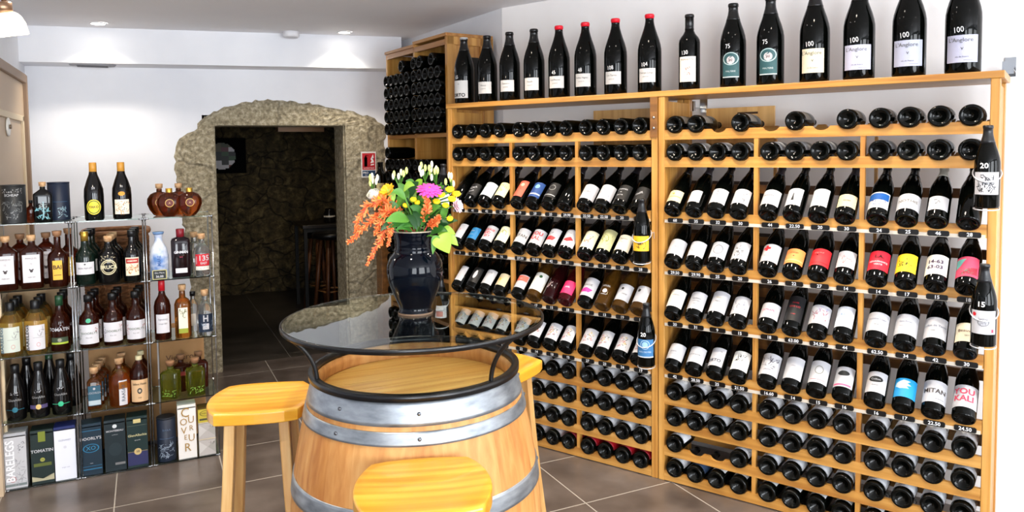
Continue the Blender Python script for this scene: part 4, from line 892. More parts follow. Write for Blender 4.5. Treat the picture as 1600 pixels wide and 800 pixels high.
# glass top on its iron ring
def glass_table():
    o = empty('glass_table_top', BC+Vector((0, 0, .955))); tag(o, 'round glass table top on black iron ring and curved struts over the barrel', 'table top')
    m = MB(); m.loft([(-.0035, .3005, .3005, 2), (-.0035, .3045, .3045, 2), (-.0035, .311, .311, 2), (.013, .311, .311, 2), (.014, .309, .309, 2), (.014, .290, .290, 2), (.0, .289, .289, 2), (-.0035, .290, .290, 2), (-.0035, .3005, .3005, 2)], BLACK_METAL, seg=96, cap=False); m.build('iron_ring', o)
    a = onZ(491, 592, .97)-BC; b = onZ(767, 594, .97)-BC; aa = atan2(a.y, a.x); ab = atan2(b.y, b.x)
    third = (aa+ab)/2+pi if abs(aa-ab) < pi else (aa+ab)/2
    third = aa-(2*pi-((aa-ab) % (2*pi)))/1 if False else third
    for t in (aa, ab, third):
        pts = []
        for i in range(13):
            s = i/12; r = .297+.078*(s**2.2)+.0*s; z = .005+.138*s
            pts.append((r*cos(t), r*sin(t), z))
        m = MB(); m.tube(pts, .0065, BLACK_METAL, 10); m.build('strut', o)
    m = MB(); m.loft([(.1415, .386, .386, 2), (.154, .3865, .3865, 2), (.155, .3855, .3855, 2), (.155, .383, .383, 2), (.146, .382, .382, 2), (.146, .370, .370, 2), (.1415, .370, .370, 2), (.1415, .386, .386, 2)], BLACK_METAL, seg=96, cap=False); m.build('rim', o)
    m = MB(); m.loft([(.1475, .379, .379, 2), (.1475, .3815, .3815, 2), (.1545, .3815, .3815, 2), (.1555, .380, .380, 2)], mat((226, 240, 238), 0.0, trans=1.0, ior=1.52, name='clear_glass'), seg=96); m.build('glass_pane', o)
glass_table()

# ------------------------------------------------------------------ stools
def make_stool(c, rz, lab, top=.82):
    o = empty('bar_stool', (c[0], c[1], 0), rz); tag(o, lab, 'stool', 'wooden stools around the barrel table')
    out = []
    def quad(p0, p1, bow, n):
        p0 = Vector(p0); p1 = Vector(p1); d = p1-p0; nn = Vector((d.y, -d.x)).normalized()
        return [tuple(p0+d*t+nn*bow*4*t*(1-t)) for t in [i/n for i in range(n)]]
    hx, hy = .128, .146; ch = .010
    out += quad((-hx+ch, -hy), (hx-ch, -hy), .010, 8)+quad((hx-ch*.2, -hy+ch*.8), (hx-ch*.2, hy-ch*.8), .036, 12)
    out += quad((hx-ch, hy), (-hx+ch, hy), .010, 8)+quad((-hx+ch*.2, hy-ch*.8), (-hx+ch*.2, -hy+ch*.8), .036, 12)
    m = MB(); n = len(out)
    lay = [(top-.036, .985), (top-.033, 1.0), (top-.005, 1.0), (top-.0015, .992), (top, .975)]
    vs = [(x*s, y*s, z) for z, s in lay for x, y in out]
    m.add(vs, [(i*n+k, i*n+(k+1) % n, (i+1)*n+(k+1) % n, (i+1)*n+k) for i in range(len(lay)-1) for k in range(n)], STOOL_TOP)
    # dished top surface
    K = 8; vs = []
    for j in range(K+1):
        s = .975*(1-j/K)
        for x, y in out: vs.append((x*s, y*s, top-.006*(1-(s/.975)**2)))
    m.add(vs, [(j*n+k, j*n+(k+1) % n, (j+1)*n+(k+1) % n, (j+1)*n+k) for j in range(K) for k in range(n)], STOOL_TOP, True)
    m.add(vs[:n], [], STOOL_TOP); m.add([(x*.985, y*.985, top-.036) for x, y in out], [tuple(range(n))[::-1]], STOOL_TOP)
    m.build('seat', o)
    for sx in (-1, 1):
        for sy in (-1, 1):
            m = MB(); pts = []; N_ = 8
            vs = []
            for i in range(N_+1):
                t = i/N_; z = (top-.034)*(1-t); spl = .030*t+.030*t**2.0
                cx, cy = sx*(.080+spl), sy*(.088+spl); w_ = .021+.006*t; w2 = .016
                for ax, ay in ((-1, -1), (1, -1), (1, 1), (-1, 1)): vs.append((cx+ax*w2, cy+ay*w_, z))
            m.add(vs, [(i*4+k, i*4+(k+1) % 4, i*4+4+(k+1) % 4, i*4+4+k) for i in range(N_) for k in range(4)]+[(0, 1, 2, 3), tuple(N_*4+k for k in (3, 2, 1, 0))], STOOL_LEG)
            m.build('leg', o, .004)
    for sy in (-1, 1):
        m = MB(); m.box(-.10, .10, sy*.118-.009, sy*.118+.009, .30, .335, STOOL_LEG); m.build('stretcher', o, .003)
    m = MB(); m.box(-.012, .012, -.12, .12, .305, .33, STOOL_LEG); m.build('stretcher', o, .003)
    return o
make_stool((.559, 1.640), radians(-17.5), 'honey wooden stool in front of the barrel, nearest the viewer')
make_stool((.308, 2.485), radians(-16), 'honey wooden stool left of the barrel, beside the spirit shelves')
make_stool((1.122, 2.478), radians(33), 'wooden stool mostly hidden behind the right side of the barrel')

# ------------------------------------------------------------------ vase and bouquet
VC = Vector((.724, 2.165, 1.11))
def vase():
    m = MB(); g = mat((2, 5, 13), .05, spec=.26, name='navy_glaze')
    pr = [(.001, .004), (.045, .0), (.052, .002), (.052, .008), (.047, .012), (.050, .025), (.066, .06), (.079, .095), (.085, .125), (.084, .150), (.076, .172), (.064, .186), (.0605, .190), (.0625, .194), (.0605, .198), (.058, .203), (.0595, .207), (.059, .220), (.061, .238), (.066, .250), (.0655, .253), (.060, .250), (.055, .235), (.052, .20), (.045, .19), (.001, .188)]
    m.loft([(z, r, r, 2) for r, z in pr], g, seg=48, cap=False)
    o = m.build('vase'); o.location = VC; tag(o, 'glossy navy ceramic vase of flowers on the glass table top', 'vase')
    r = MB(); r.loft([(.2505, .0665, .0665, 2), (.2535, .0668, .0668, 2), (.2545, .064, .064, 2), (.252, .062, .062, 2)], mat((150, 140, 120), .4), seg=48, cap=False); r.build('rim', o)
    r = MB(); r.loft([(.0005, .0525, .0525, 2), (.006, .0532, .0532, 2)], mat((120, 96, 76), .6), seg=48, cap=False); r.build('foot', o)
vase()
vn = Vector((CF.x, CF.y, 0)).normalized(); vr = Vector((vn.y, -vn.x, 0))
def VP(x, y, dep=0.0): return rayp(x, y, VC+vn*dep, vn)
MOUTH = VC+Vector((0, 0, .235))
GREEN = [mat((46, 100, 30), .45), mat((74, 126, 40), .45), mat((26, 66, 26), .45), mat((140, 180, 54), .45)]
def leaf(mb, a, b, w_, m, bend=.02, nrm=None, n=10, fold=.15):
    a = Vector(a); b = Vector(b); d = b-a
    nn = Vector(nrm) if nrm is not None else (-vn+Vector((0, 0, .5)))
    side = d.cross(nn).normalized(); nn = side.cross(d).normalized(); vs = []; fs = []
    for i in range(n+1):
        t = i/n; c = a+d*t+Vector((0, 0, 1))*bend*4*t*(1-t); ww = w_*(sin(pi*t**.8)**.8 if 0 < t < 1 else 0.02)
        vs += [c-side*ww+nn*ww*fold, c-nn*.001, c+side*ww+nn*ww*fold]
    for i in range(n):
        k = 3*i; fs += [(k, k+1, k+4, k+3), (k+1, k+2, k+5, k+4)]
    mb.add(vs, fs, m, True)
def stemcurve(a, b, sag=.0, n=8):
    a = Vector(a); b = Vector(b); mid = a+Vector((0, 0, (b-a).length*.55))+ (b-a)*.15+Vector((0, 0, sag))
    return [(1-t)**2*a+2*t*(1-t)*mid+t*t*b for t in [i/n for i in range(n+1)]]
def root(k=0):
    rg = random.Random(k); return MOUTH+Vector((rg.uniform(-.03, .03), rg.uniform(-.03, .03), -.02))
def ball(mb, c, r, m, rz=None, seg=8):
    rz = rz or r; vs = []; N_ = 5
    for i in range(N_+1):
        ph = -pi/2+pi*i/N_
        for k in range(seg): vs.append((c[0]+max(r*cos(ph), 1e-4)*cos(2*pi*k/seg), c[1]+max(r*cos(ph), 1e-4)*sin(2*pi*k/seg), c[2]+rz*sin(ph)))
    mb.add(vs, [(i*seg+k, i*seg+(k+1) % seg, (i+1)*seg+(k+1) % seg, (i+1)*seg+k) for i in range(N_) for k in range(seg)], m, True)
def blossom(name, c, facing, stem_from, parts, lab, cat='flower', leaves=()):
    """parts: function(local mesh builders) ; root empty at blossom centre"""
    o = empty(name, c); tag(o, lab, cat, None)
    m = MB(); m.tube([p-Vector(c) for p in stemcurve(stem_from, Vector(c)-Vector(facing)*.004)], .0022, GREEN[1], 6); m.build('stem', o)
    Q = Vector(facing).to_track_quat('Z', 'Y').to_matrix().to_4x4()
    for nm, mb in parts:
        me = mb.mesh(nm); me.transform(Q); inst(nm, me, o)
    return o
def petals(n, r0, r1, w_, m, rise=.0, layers=1, droop=.0):
    mb = MB(); rg = random.Random(n)
    for L in range(layers):
        R1 = r1*(1-.22*L)
        for k in range(n):
            a = 2*pi*(k+.5*L)/n+rg.uniform(-.06, .06); c, s = cos(a), sin(a); vs = []; N_ = 4
            for i in range(N_+1):
                t = i/N_; r = r0+(R1-r0)*t; ww = w_*(.45+.9*t-.65*t*t*t) if i < N_ else w_*.35
                z = rise*t+.004*L-droop*t*t+(.0015*(k % 2))
                vs += [(c*r-s*ww, s*r+c*ww, z), (c*r, s*r, z+.0012), (c*r+s*ww, s*r-c*ww, z)]
            fs = []
            for i in range(N_):
                q = 3*i; fs += [(q, q+1, q+4, q+3), (q+1, q+2, q+5, q+4)]
            mb.add(vs, fs, m, True)
    return mb
PINKP = mat((238, 72, 168), .5); YEL = mat((244, 210, 20), .6); ORG = mat((242, 150, 82), .6); ORG2 = mat((218, 100, 44), .6); WHT = mat((244, 240, 226), .5)
# pink zinnia
cm = MB(); [ball(cm, (.006*cos(k*2.4)*sqrt(k/9), .006*sin(k*2.4)*sqrt(k/9), .006), .0025, mat((226, 170, 60), .6), seg=6) for k in range(10)]
c = VP(671, 297, -.055)
blossom('pink_zinnia', c, (-vn*.5+UP*.9+vr*.15), root(1), [('petals', petals(17, .004, .040, .0062, PINKP, .002, 3, .004)), ('centre', cm)], 'large pink zinnia at the top of the bouquet')
# tansy heads
for k, (x, y, d, r) in enumerate(((703, 297, -.03, .014), (713, 304, -.02, .014), (706, 312, -.04, .013), (690, 306, -.05, .012), (682, 316, -.05, .012), (696, 322, -.05, .011), (703, 343, -.05, .010), (646, 313, -.05, .010), (634, 322, -.05, .010), (652, 318, -.045, .009))):
    c = VP(x, y, d); mb = MB()
    mb.loft([(-.004, .3*r, .3*r, 2), (-.001, .8*r, .8*r, 2), (.003, r, r, 2), (.006, .85*r, .85*r, 2), (.0075, .4*r, .4*r, 2)], YEL, seg=16)
    for q in range(18):
        a = q*2.4; rr = r*.85*sqrt(q/18); ball(mb, (rr*cos(a), rr*sin(a), .0065), .0016, YEL, seg=6)
    where = ['topmost of the right cluster', 'right edge of the bouquet', 'lower in the right cluster', 'beneath the pink zinnia', 'left in the right cluster', 'lowest of the right cluster', 'apart, at the bouquet right edge above lime leaf', 'small, in the middle of the bouquet', 'small, left of the bouquet centre', 'small, touching the pink zinnia left side'][k]
    blossom('yellow_tansy', c, (-vn*.5+UP*.9+vr*(.1*(k % 3))), root(10+k), [('flower_head', mb)], 'flat yellow tansy head, '+where)['group'] = 'yellow tansy heads in the bouquet'
# yellow lily-like bloom left
for k, (x, y, lab) in enumerate(((607, 300, 'yellow-orange bloom at the upper left of the bouquet'), (597, 315, 'yellow-orange bloom under the white rose, left side'))):
    c = VP(x, y, -.02)
    blossom('yellow_bloom', c, (-vn*.6+UP*.6-vr*.4), root(30+k), [('petals', petals(9, .003, .026, .007, mat((248, 176, 24), .5), .01, 2))], lab)
# white rose
mb = MB(); rg = random.Random(4)
for L in range(4):
    for k in range(5):
        a = 2*pi*k/5+L*.6; R_ = .006+.0042*L; vs = []
        for i in range(5):
            for j in range(5):
                t = (j/4-.5)*1.5; z = -.012+.026*i/4; r = R_*(.55+.55*sin(pi*min(1, (i+1)/5)*.55)); vs.append((r*cos(a+t), r*sin(a+t), z-.003*L*(i/4)))
        mb.add(vs, [(i*5+j, i*5+j+1, i*5+j+6, i*5+j+5) for i in range(4) for j in range(4)], WHT, True)
c = VP(583, 303, -.01); blossom('white_rose', c, (-vn*.5+UP*.8-vr*.4), root(40), [('petals', mb)], 'small white rose at the left edge of the bouquet')
# pale pink bloom right edge
c = VP(712, 322, .01); blossom('pale_pink_bloom', c, (-vn*.5+UP*.3+vr*.8), root(41), [('petals', petals(12, .003, .024, .0055, mat((240, 206, 214), .5), .008, 3))], 'pale pink bloom at the right edge behind the tansy')
# orange amaranth plumes
def plume(path, r, seed, lab, m1=ORG):
    rg = random.Random(seed); pts = [VP(x, y, d) for x, y, d in path]
    o = empty('amaranth_plume', pts[0]); tag(o, lab, 'flower', 'drooping orange plumes in the bouquet')
    m = MB(); m.tube([p-pts[0] for p in [root(seed)]+pts], .002, mat((210, 80, 70), .5), 6); m.build('stem', o)
    m = MB(); L = len(pts)-1
    for k in range(170):
        t = k/169; s = t*L; i = min(int(s), L-1); p = pts[i].lerp(pts[i+1], s-i)-pts[0]; d = (pts[i+1]-pts[i]).normalized()
        rr = r*(1-.75*t)*(.55+.45*sin(min(1, t*5)*pi/2))
        dirv = Vector((rg.gauss(0, 1), rg.gauss(0, 1), rg.gauss(0, 1))).normalized(); dirv = (dirv+d*.9).normalized()
        q = p+dirv*rr*rg.uniform(.6, 1.3); sd = dirv.cross(Vector((0, 0, 1))+Vector((.01, .02, 0))).normalized()*rg.uniform(.0016, .003)
        m.add([p-sd*.6, p+sd*.6, q+sd, q+dirv*.004, q-sd], [(0, 1, 2, 3, 4)], m1 if k % 3 else ORG2, False)
        sd2 = sd.cross(dirv)
        m.add([p-sd2*.6, p+sd2*.6, q+sd2, q+dirv*.004, q-sd2], [(0, 1, 2, 3, 4)], ORG2 if k % 2 else m1, False)
    m.build('plume', o)
plume([(620, 330, -.03), (598, 312, -.05), (574, 322, -.05), (560, 345, -.05), (556, 362, -.05)], .026, 51, 'upper left orange plume arching beside the stone doorway')
plume([(612, 348, -.03), (590, 338, -.05), (572, 352, -.06), (557, 368, -.06), (544, 379, -.06)], .020, 52, 'leftmost orange plume, longest, with thin pale tip')
plume([(618, 350, -.04), (604, 352, -.06), (596, 374, -.06), (584, 392, -.06), (574, 413, -.06)], .018, 53, 'lowest hanging orange plume, tip left of the vase')
plume([(622, 336, -.04), (606, 330, -.07), (594, 346, -.07), (586, 366, -.07)], .024, 54, 'broad orange plume in the middle of the left side')
plume([(618, 342, -.05), (612, 350, -.08), (609, 364, -.08), (607, 384, -.08)], .014, 55, 'short orange plume falling over the vase rim')
plume([(628, 330, -.02), (610, 318, -.03), (600, 326, -.04), (592, 334, -.04)], .022, 56, 'orange plume just under the yellow bloom')
plume([(660, 345, -.06), (668, 330, -.07), (668, 315, -.07), (662, 305, -.06)], .017, 57, 'brown-orange plume directly below the pink zinnia')
plume([(668, 352, -.06), (680, 348, -.07), (686, 338, -.07)], .017, 58, 'small rust plume right of the bouquet centre')
# buds
def buds(x, y, n, seed, lab):
    rg = random.Random(seed); c = VP(x, y, .0); o = empty('bud_sprig', c); tag(o, lab, 'flower', 'sprigs of green-white buds')
    m = MB(); m.tube([p-c for p in stemcurve(root(seed), c-UP*.02)], .0018, GREEN[1], 6)
    b = MB()
    for k in range(n):
        q = Vector((rg.uniform(-.022, .022), rg.uniform(-.015, .015), rg.uniform(-.004, .026)))
        m.tube([Vector((0, 0, -.02)), q*.6, q], .0012, GREEN[1], 5); ball(b, q+Vector((0, 0, .008)), .0048, mat((214, 226, 130), .5) if k % 2 else mat((240, 240, 206), .5), .011)
    m.build('stem', o); b.build('buds', o)
buds(582, 290, 7, 61, 'bud sprig at the upper left of the bouquet'); buds(664, 274, 8, 62, 'bud sprig at the very top of the bouquet'); buds(682, 280, 6, 63, 'white-green bud sprig right of the top'); buds(624, 284, 6, 64, 'bud sprig between yellow bloom and pink zinnia'); buds(706, 290, 5, 65, 'bud sprig behind the yellow tansy at right')
# leafy stems
def leafy(path, lv, seed, lab):
    pts = [VP(x, y, d) for x, y, d in path]; o = empty('leafy_stem', pts[0]); tag(o, lab, 'foliage', 'leafy stems in the bouquet')
    m = MB(); m.tube([p-pts[0] for p in [root(seed)]+pts], .0028, GREEN[1], 6); m.build('stem', o)
    for a, b, w_, g in lv:
        m = MB(); A = VP(*a)-pts[0]; B = VP(*b)-pts[0]; leaf(m, A, B, w_, GREEN[g], .012); m.build('leaf', o)
leafy([(653, 366, -.05), (645, 340, -.06), (634, 312, -.06), (626, 296, -.05)], [((640, 345, -.07), (602, 347, -.10), .018, 1), ((650, 352, -.06), (606, 356, -.09), .016, 0), ((634, 312, -.06), (612, 300, -.08), .012, 1), ((630, 300, -.05), (648, 290, -.08), .012, 3)], 71, 'tall leafy stem with the big leaf reaching left')
leafy([(662, 366, -.04), (664, 340, -.05), (668, 320, -.04)], [((664, 345, -.05), (640, 322, -.08), .014, 0), ((664, 342, -.05), (690, 322, -.07), .012, 1), ((662, 352, -.05), (700, 348, -.06), .014, 2)], 72, 'leafy stem under the pink zinnia')
leafy([(640, 366, -.02), (622, 330, -.02), (612, 310, -.01)], [((625, 335, -.03), (600, 320, -.05), .014, 0), ((620, 325, -.03), (640, 300, -.05), .015, 1), ((616, 315, -.03), (606, 296, -.03), .012, 3)], 73, 'leafy stem behind the orange plumes')
leafy([(658, 366, .02), (650, 320, .02), (648, 290, .02)], [((650, 330, .01), (672, 300, -.0), .016, 1), ((650, 320, .01), (630, 296, .0), .016, 3), ((648, 305, .01), (660, 280, .0), .012, 3), ((648, 300, .01), (634, 282, .0), .012, 1)], 74, 'tallest leafy stem at the bouquet back')
leafy([(668, 370, -.03), (690, 350, -.03), (704, 335, -.02)], [((680, 360, -.04), (716, 345, -.05), .012, 2), ((690, 350, -.04), (700, 320, -.05), .011, 1), ((672, 366, -.04), (700, 362, -.06), .013, 0)], 75, 'leafy stem leaning to the right')
leafy([(672, 368, -.05), (684, 372, -.07), (690, 378, -.07)], [((682, 370, -.07), (702, 396, -.09), .030, 3), ((690, 372, -.06), (716, 384, -.05), .018, 3), ((684, 366, -.05), (712, 366, -.05), .016, 3), ((684, 368, -.07), (676, 398, -.08), .012, 1)], 76, 'drooping lime green leaves at the right of the vase')
leafy([(648, 368, -.04), (656, 345, -.06), (676, 345, -.05)], [((652, 360, -.06), (636, 336, -.09), .010, 2), ((655, 355, -.06), (646, 330, -.08), .010, 2), ((658, 355, -.06), (672, 336, -.08), .009, 0), ((645, 362, -.06), (618, 360, -.10), .010, 0)], 77, 'dark narrow leaves in the heart of the bouquet')
leafy([(630, 370, -.04), (616, 356, -.06), (604, 340, -.05)], [((616, 356, -.07), (594, 362, -.09), .011, 2), ((610, 348, -.07), (590, 340, -.08), .011, 0)], 78, 'short leafy stem low at the left')
leafy([(650, 370, .03), (676, 310, .04), (690, 285, .04)], [((676, 312, .03), (694, 290, .02), .013, 1), ((676, 312, .03), (660, 285, .02), .013, 1), ((670, 330, .03), (700, 330, .02), .014, 0)], 79, 'back leafy stem right of the zinnia')

leafy([(644, 368, .0), (640, 335, .0), (636, 300, .0)], [((640, 330, -.01), (618, 308, -.03), .016, 2), ((640, 338, -.01), (664, 318, -.03), .015, 0), ((638, 318, -.01), (622, 286, -.02), .013, 1), ((638, 312, -.01), (654, 284, -.02), .014, 2), ((642, 350, -.02), (612, 336, -.05), .015, 1)], 80, 'broad dark-leaved stem in the middle of the bouquet')
leafy([(656, 368, .01), (672, 345, .01), (684, 325, .01)], [((668, 348, .0), (650, 318, -.02), .015, 1), ((670, 345, .0), (696, 334, -.02), .013, 0), ((678, 334, .0), (680, 306, -.01), .012, 2), ((664, 356, -.01), (690, 358, -.04), .014, 2)], 81, 'broad-leaved stem right of the bouquet centre')
leafy([(636, 370, .01), (612, 345, .01), (596, 326, .01)], [((612, 344, .0), (598, 352, -.02), .013, 2), ((606, 338, .0), (616, 316, -.01), .013, 0), ((600, 330, .0), (584, 318, -.01), .011, 1)], 82, 'leafy stem hidden in the orange plumes at the left')

# ------------------------------------------------------------------ fire extinguisher sign on the jamb
def sign():
    a = onY(564, 237, YB-.045); b = onY(588, 277, YB-.045); o = MB(); w_ = b.x-a.x; h = a.z-b.z; cx, cz0 = (a.x+b.x)/2, (a.z+b.z)/2
    o.box(a.x, b.x, YB-.048, YB-.035, b.z, a.z, mat((232, 228, 224), .4))
    S = lambda x, z, off: (cx+x, YB-.048-off, cz0+z)
    art(o, S, 0, w_*.9, h*.94, (232, 228, 224), [('r', 0, h*.12, w_*.88, h*.64, (190, 28, 40)), ('r', -w_*.2, h*.10, w_*.2, h*.36, (244, 240, 240)), ('r', -w_*.2, h*.31, w_*.10, h*.06, (244, 240, 240)), ('r', -w_*.12, h*.345, w_*.22, h*.02, (244, 240, 240)),
        ('p', [(w_*.10, h*.05), (w_*.20, h*.16), (w_*.12, h*.2), (w_*.3, h*.40), (w_*.34, h*.24), (w_*.26, h*.26), (w_*.36, h*.08)], (244, 240, 240)), ('p', [(w_*.12, -h*.04), (w_*.34, -h*.02), (w_*.36, h*.03), (w_*.14, h*.01)], (244, 240, 240)),
        ('t', 'EXTINCTEUR', 0, -h*.14, h*.07, (244, 240, 240)), ('r', 0, -h*.34, w_*.88, h*.22, (30, 60, 96)), ('t', 'PRO', -w_*.22, -h*.32, h*.11, (240, 240, 240), 0, .02), ('t', 'FEU', -w_*.18, -h*.41, h*.06, (240, 240, 240))], off=.0006)
    tag(o.build('fire_sign'), 'red and white fire extinguisher sign on the right stone jamb', 'sign')
sign()

# ------------------------------------------------------------------ cellar furniture
DKW = wood('dark_stool_wood', (60, 32, 14), (128, 76, 38), (92, 52, 24), 'z', rough=.5)
def cellar():
    zt = 1.02; a = onY(476, 352, 7.6); b = onY(546, 349, 7.6); z = a.z
    o = empty('bar_table', ((a.x+b.x)/2+.1, 7.85, 0)); tag(o, 'dark square bar table standing in the cellar beyond the doorway', 'table')
    m = MB(); L = b.x-a.x+.25
    m.box(-L/2, L/2, -.28, .28, z-.035, z, mat((26, 20, 16), .35)); m.build('table_top', o, .004)
    for sx in (-1, 1):
        for sy in (-1, 1): m = MB(); m.box(sx*(L/2-.03)-.016, sx*(L/2-.03)+.016, sy*.25-.016, sy*.25+.016, 0, z-.03, mat((10, 10, 11), .7)); m.build('leg', o)
    m = MB(); m.box(-L/2+.03, L/2-.03, -.262, -.24, z-.075, z-.035, mat((10, 10, 11), .7)); m.build('apron', o)
    p = onY(515, 348, 7.8); j = MB(); j.loft([(0, .05, .05, 2), (.01, .058, .058, 2), (.09, .058, .058, 2), (.12, .045, .045, 2), (.14, .046, .046, 2), (.145, .03, .03, 2)], mat((18, 16, 16), .15), seg=20)
    jo = j.build('candle_jar'); jo.location = (p.x, 7.8, z); tag(jo, 'small dark jar with pale band on the cellar bar table', 'jar')
    q = MB(); q.loft([(.055, .0588, .0588, 2), (.072, .0588, .0588, 2)], mat((200, 190, 176), .5), seg=20, cap=False); q.build('label', jo)
    for k, (x, yb, Yc, lab) in enumerate(((516, 368, 7.3, 'nearer dark-seated stool in front of the cellar bar table'), (500, 366, 7.75, 'dark-seated stool half under the cellar bar table'))):
        p = onY(x, yb, Yc); s = empty('cellar_stool', (p.x, Yc, 0)); tag(s, lab, 'stool', 'stools in the cellar'); h = min(p.z, .93)
        m = MB(); m.loft([(h-.03, .14, .14, 2), (h-.01, .17, .17, 2), (h+.02, .175, .175, 2), (h+.035, .15, .15, 2)], mat((16, 14, 14), .35), seg=28); m.build('seat', s)
        for t in range(4):
            an = pi/4+t*pi/2+.35; m = MB(); m.tube([(.09*cos(an), .09*sin(an), h-.03), (.17*cos(an), .17*sin(an), 0)], .022, DKW, 4); m.build('leg', s)
        m = MB(); m.tube([(.145*cos(pi/4+.35+t*pi/2), .145*sin(pi/4+.35+t*pi/2), h*.33) for t in range(4)], .012, wood('rung', (120, 76, 36), (176, 124, 70), (150, 100, 52), 'x'), 6, closed=True); m.build('foot_rail', s)
    # round mosaic panel on a dark square board
    c = onY(346, 244, 8.86); o = empty('mosaic_disc', (c.x, 8.86, c.z)); tag(o, 'round patchwork disc on a black board high on the cellar wall', 'wall panel')
    R_ = onY(371, 244, 8.86).x-c.x-.02
    m = MB(); m.box(-R_*1.35, R_*1.75, 0.0, .09, -R_*1.3, R_*1.35, mat((5, 5, 5), .95, spec=.1)); m.build('black_board', o)
    m = MB(); cols = [(84, 74, 50), (96, 40, 50), (40, 74, 40), (12, 12, 12), (196, 192, 196), (110, 44, 40), (58, 62, 40), (150, 150, 152)]; N_ = 12; GRID = [[0, 0, 6, 0], [1, 0, 1, 4], [2, 3, 2, 3], [5, 3, 3, 2], [3, 4, 3, 4], [0, 4, 4, 5]]
    for i in range(-N_, N_):
        for j in range(-N_, N_):
            x, z = (i+.5)/N_*R_, (j+.5)/N_*R_
            if hypot(x, z) > R_: continue
            k = GRID[5-int((j+N_)//4)][int((i+N_)//6)]
            e = R_/N_/2; m.box(x-e, x+e, -.012, 0, z-e, z+e, mat(cols[k], .5))
    m.build('disc', o)
cellar()

# ------------------------------------------------------------------ glass display shelves for spirits
SZ = [.008, .331, .646, .963, 1.281]; SX = [-.662, -.340, -.019, .306]; SY0, SY1 = 4.20, 4.50
SHG = mat((196, 222, 212), 0.02, trans=1.0, ior=1.5, name='shelf_glass')
def shelf_unit(i, lab):
    xa, xb = SX[i]+.006, SX[i+1]-.006
    o = empty('glass_display_shelf', ((xa+xb)/2, (SY0+SY1)/2, 0)); tag(o, lab, 'shelf unit', 'glass cube shelves of the spirit display'); cx, cy = (xa+xb)/2, (SY0+SY1)/2
    for z in SZ:
        m = MB(); m.box(xa-cx, xb-cx, SY0-cy, SY1-cy, z-.005, z, SHG); m.build('glass_shelf', o)
    for x in (xa, xb):
        for y in (SY0, SY1):
            # move the clamp rings onto the pole
            m2 = MB(); m2.tube([(x-cx, y-cy, 0), (x-cx, y-cy, SZ[-1]+.004)], .0032, CHROME, 10)
            for z in SZ: m2.tube([(x-cx, y-cy, max(0, z-.010)), (x-cx, y-cy, z+.004)], .0052, CHROME, 12); m2.tube([(x-cx, y-cy, z-.003), (x-cx+(.018 if x == xa else -.018), y-cy, z-.003)], .0042, CHROME, 10)
            m2.build('chrome_pole', o)
shelf_unit(0, 'left glass cube shelf column of the spirit display'); shelf_unit(1, 'middle glass cube shelf column of the spirit display'); shelf_unit(2, 'right glass cube shelf column beside the stone doorway')

GLASSC = {}
def liq(c, tr=.55, name='spirit'): 
    return mat(c, .04, trans=tr, ior=1.35, name=name)
def rsec(lst): return [(z, r, r, 2) for z, r in lst]
def sq(lst, n=5): return [(z, rx, ry, n if rx > .02 else 2) for z, rx, ry in lst]
# profiles: outlines of each spirit bottle (heights in metres)
PROF.update({
 'decanter': sq([(0, .040, .028), (.004, .044, .032), (.15, .046, .034), (.158, .044, .032), (.172, .026, .024), (.182, .014, .014), (.196, .013, .013)]),
 'octagon': sq([(0, .036, .034), (.004, .039, .037), (.115, .042, .040), (.135, .038, .036), (.150, .022, .022), (.160, .014, .014), (.205, .014, .014)], 3),
 'rum': rsec([(0, .036), (.003, .040), (.12, .041), (.14, .037), (.158, .024), (.17, .0165), (.20, .0145), (.232, .014)]),
 'dump': rsec([(0, .040), (.004, .044), (.10, .046), (.125, .041), (.142, .028), (.153, .017), (.175, .015)]),
 'tall': rsec([(0, .032), (.003, .036), (.165, .036), (.19, .031), (.208, .018), (.218, .0145), (.262, .0135)]),
 'stone': rsec([(0, .036), (.004, .042), (.11, .042), (.15, .034), (.175, .020), (.195, .016), (.215, .020), (.222, .024)]),
 'gin': sq([(0, .038, .030), (.004, .041, .033), (.155, .041, .033), (.165, .037, .029), (.172, .016, .016), (.20, .014, .014)], 4),
 'clear': rsec([(0, .036), (.004, .040), (.11, .040), (.13, .034), (.145, .020), (.152, .015), (.17, .014)]),
 'whisky': rsec([(0, .036), (.003, .040), (.15, .040), (.175, .034), (.20, .018), (.215, .0145), (.262, .014)]),
 'slim': sq([(0, .034, .030), (.004, .038, .034), (.14, .038, .034), (.158, .030, .028), (.168, .015, .015), (.195, .0135, .0135)], 3),
 'hgin': rsec([(0, .036), (.004, .040), (.095, .040), (.12, .034), (.135, .018), (.142, .014), (.16, .0135)]),
 'onion': rsec([(0, .034), (.004, .040), (.05, .043), (.12, .040), (.15, .032), (.18, .022), (.205, .0165), (.225, .0155)]),
 'square': sq([(0, .036, .032), (.004, .040, .036), (.12, .041, .037), (.128, .036, .033), (.134, .014, .014), (.152, .013, .013)], 6),
 'small': sq([(0, .026, .022), (.003, .029, .025), (.115, .029, .025), (.125, .022, .020), (.134, .012, .012), (.15, .0115, .0115)], 5),
 'raasay': rsec([(0, .038), (.004, .042), (.10, .045), (.125, .040), (.142, .026), (.152, .015), (.175, .014)]),
 'apple': [(0, .020, .020, 2), (.004, .030, .024, 2), (.03, .048, .030, 2), (.062, .060, .033, 2), (.090, .058, .032, 2), (.112, .044, .026, 2), (.122, .026, .020, 2), (.124, .014, .014, 2), (.140, .013, .013, 2)],
 'sake': rsec([(0, .036), (.003, .040), (.10, .041), (.13, .039), (.165, .028), (.19, .018), (.205, .0155), (.235, .0145)]),
})
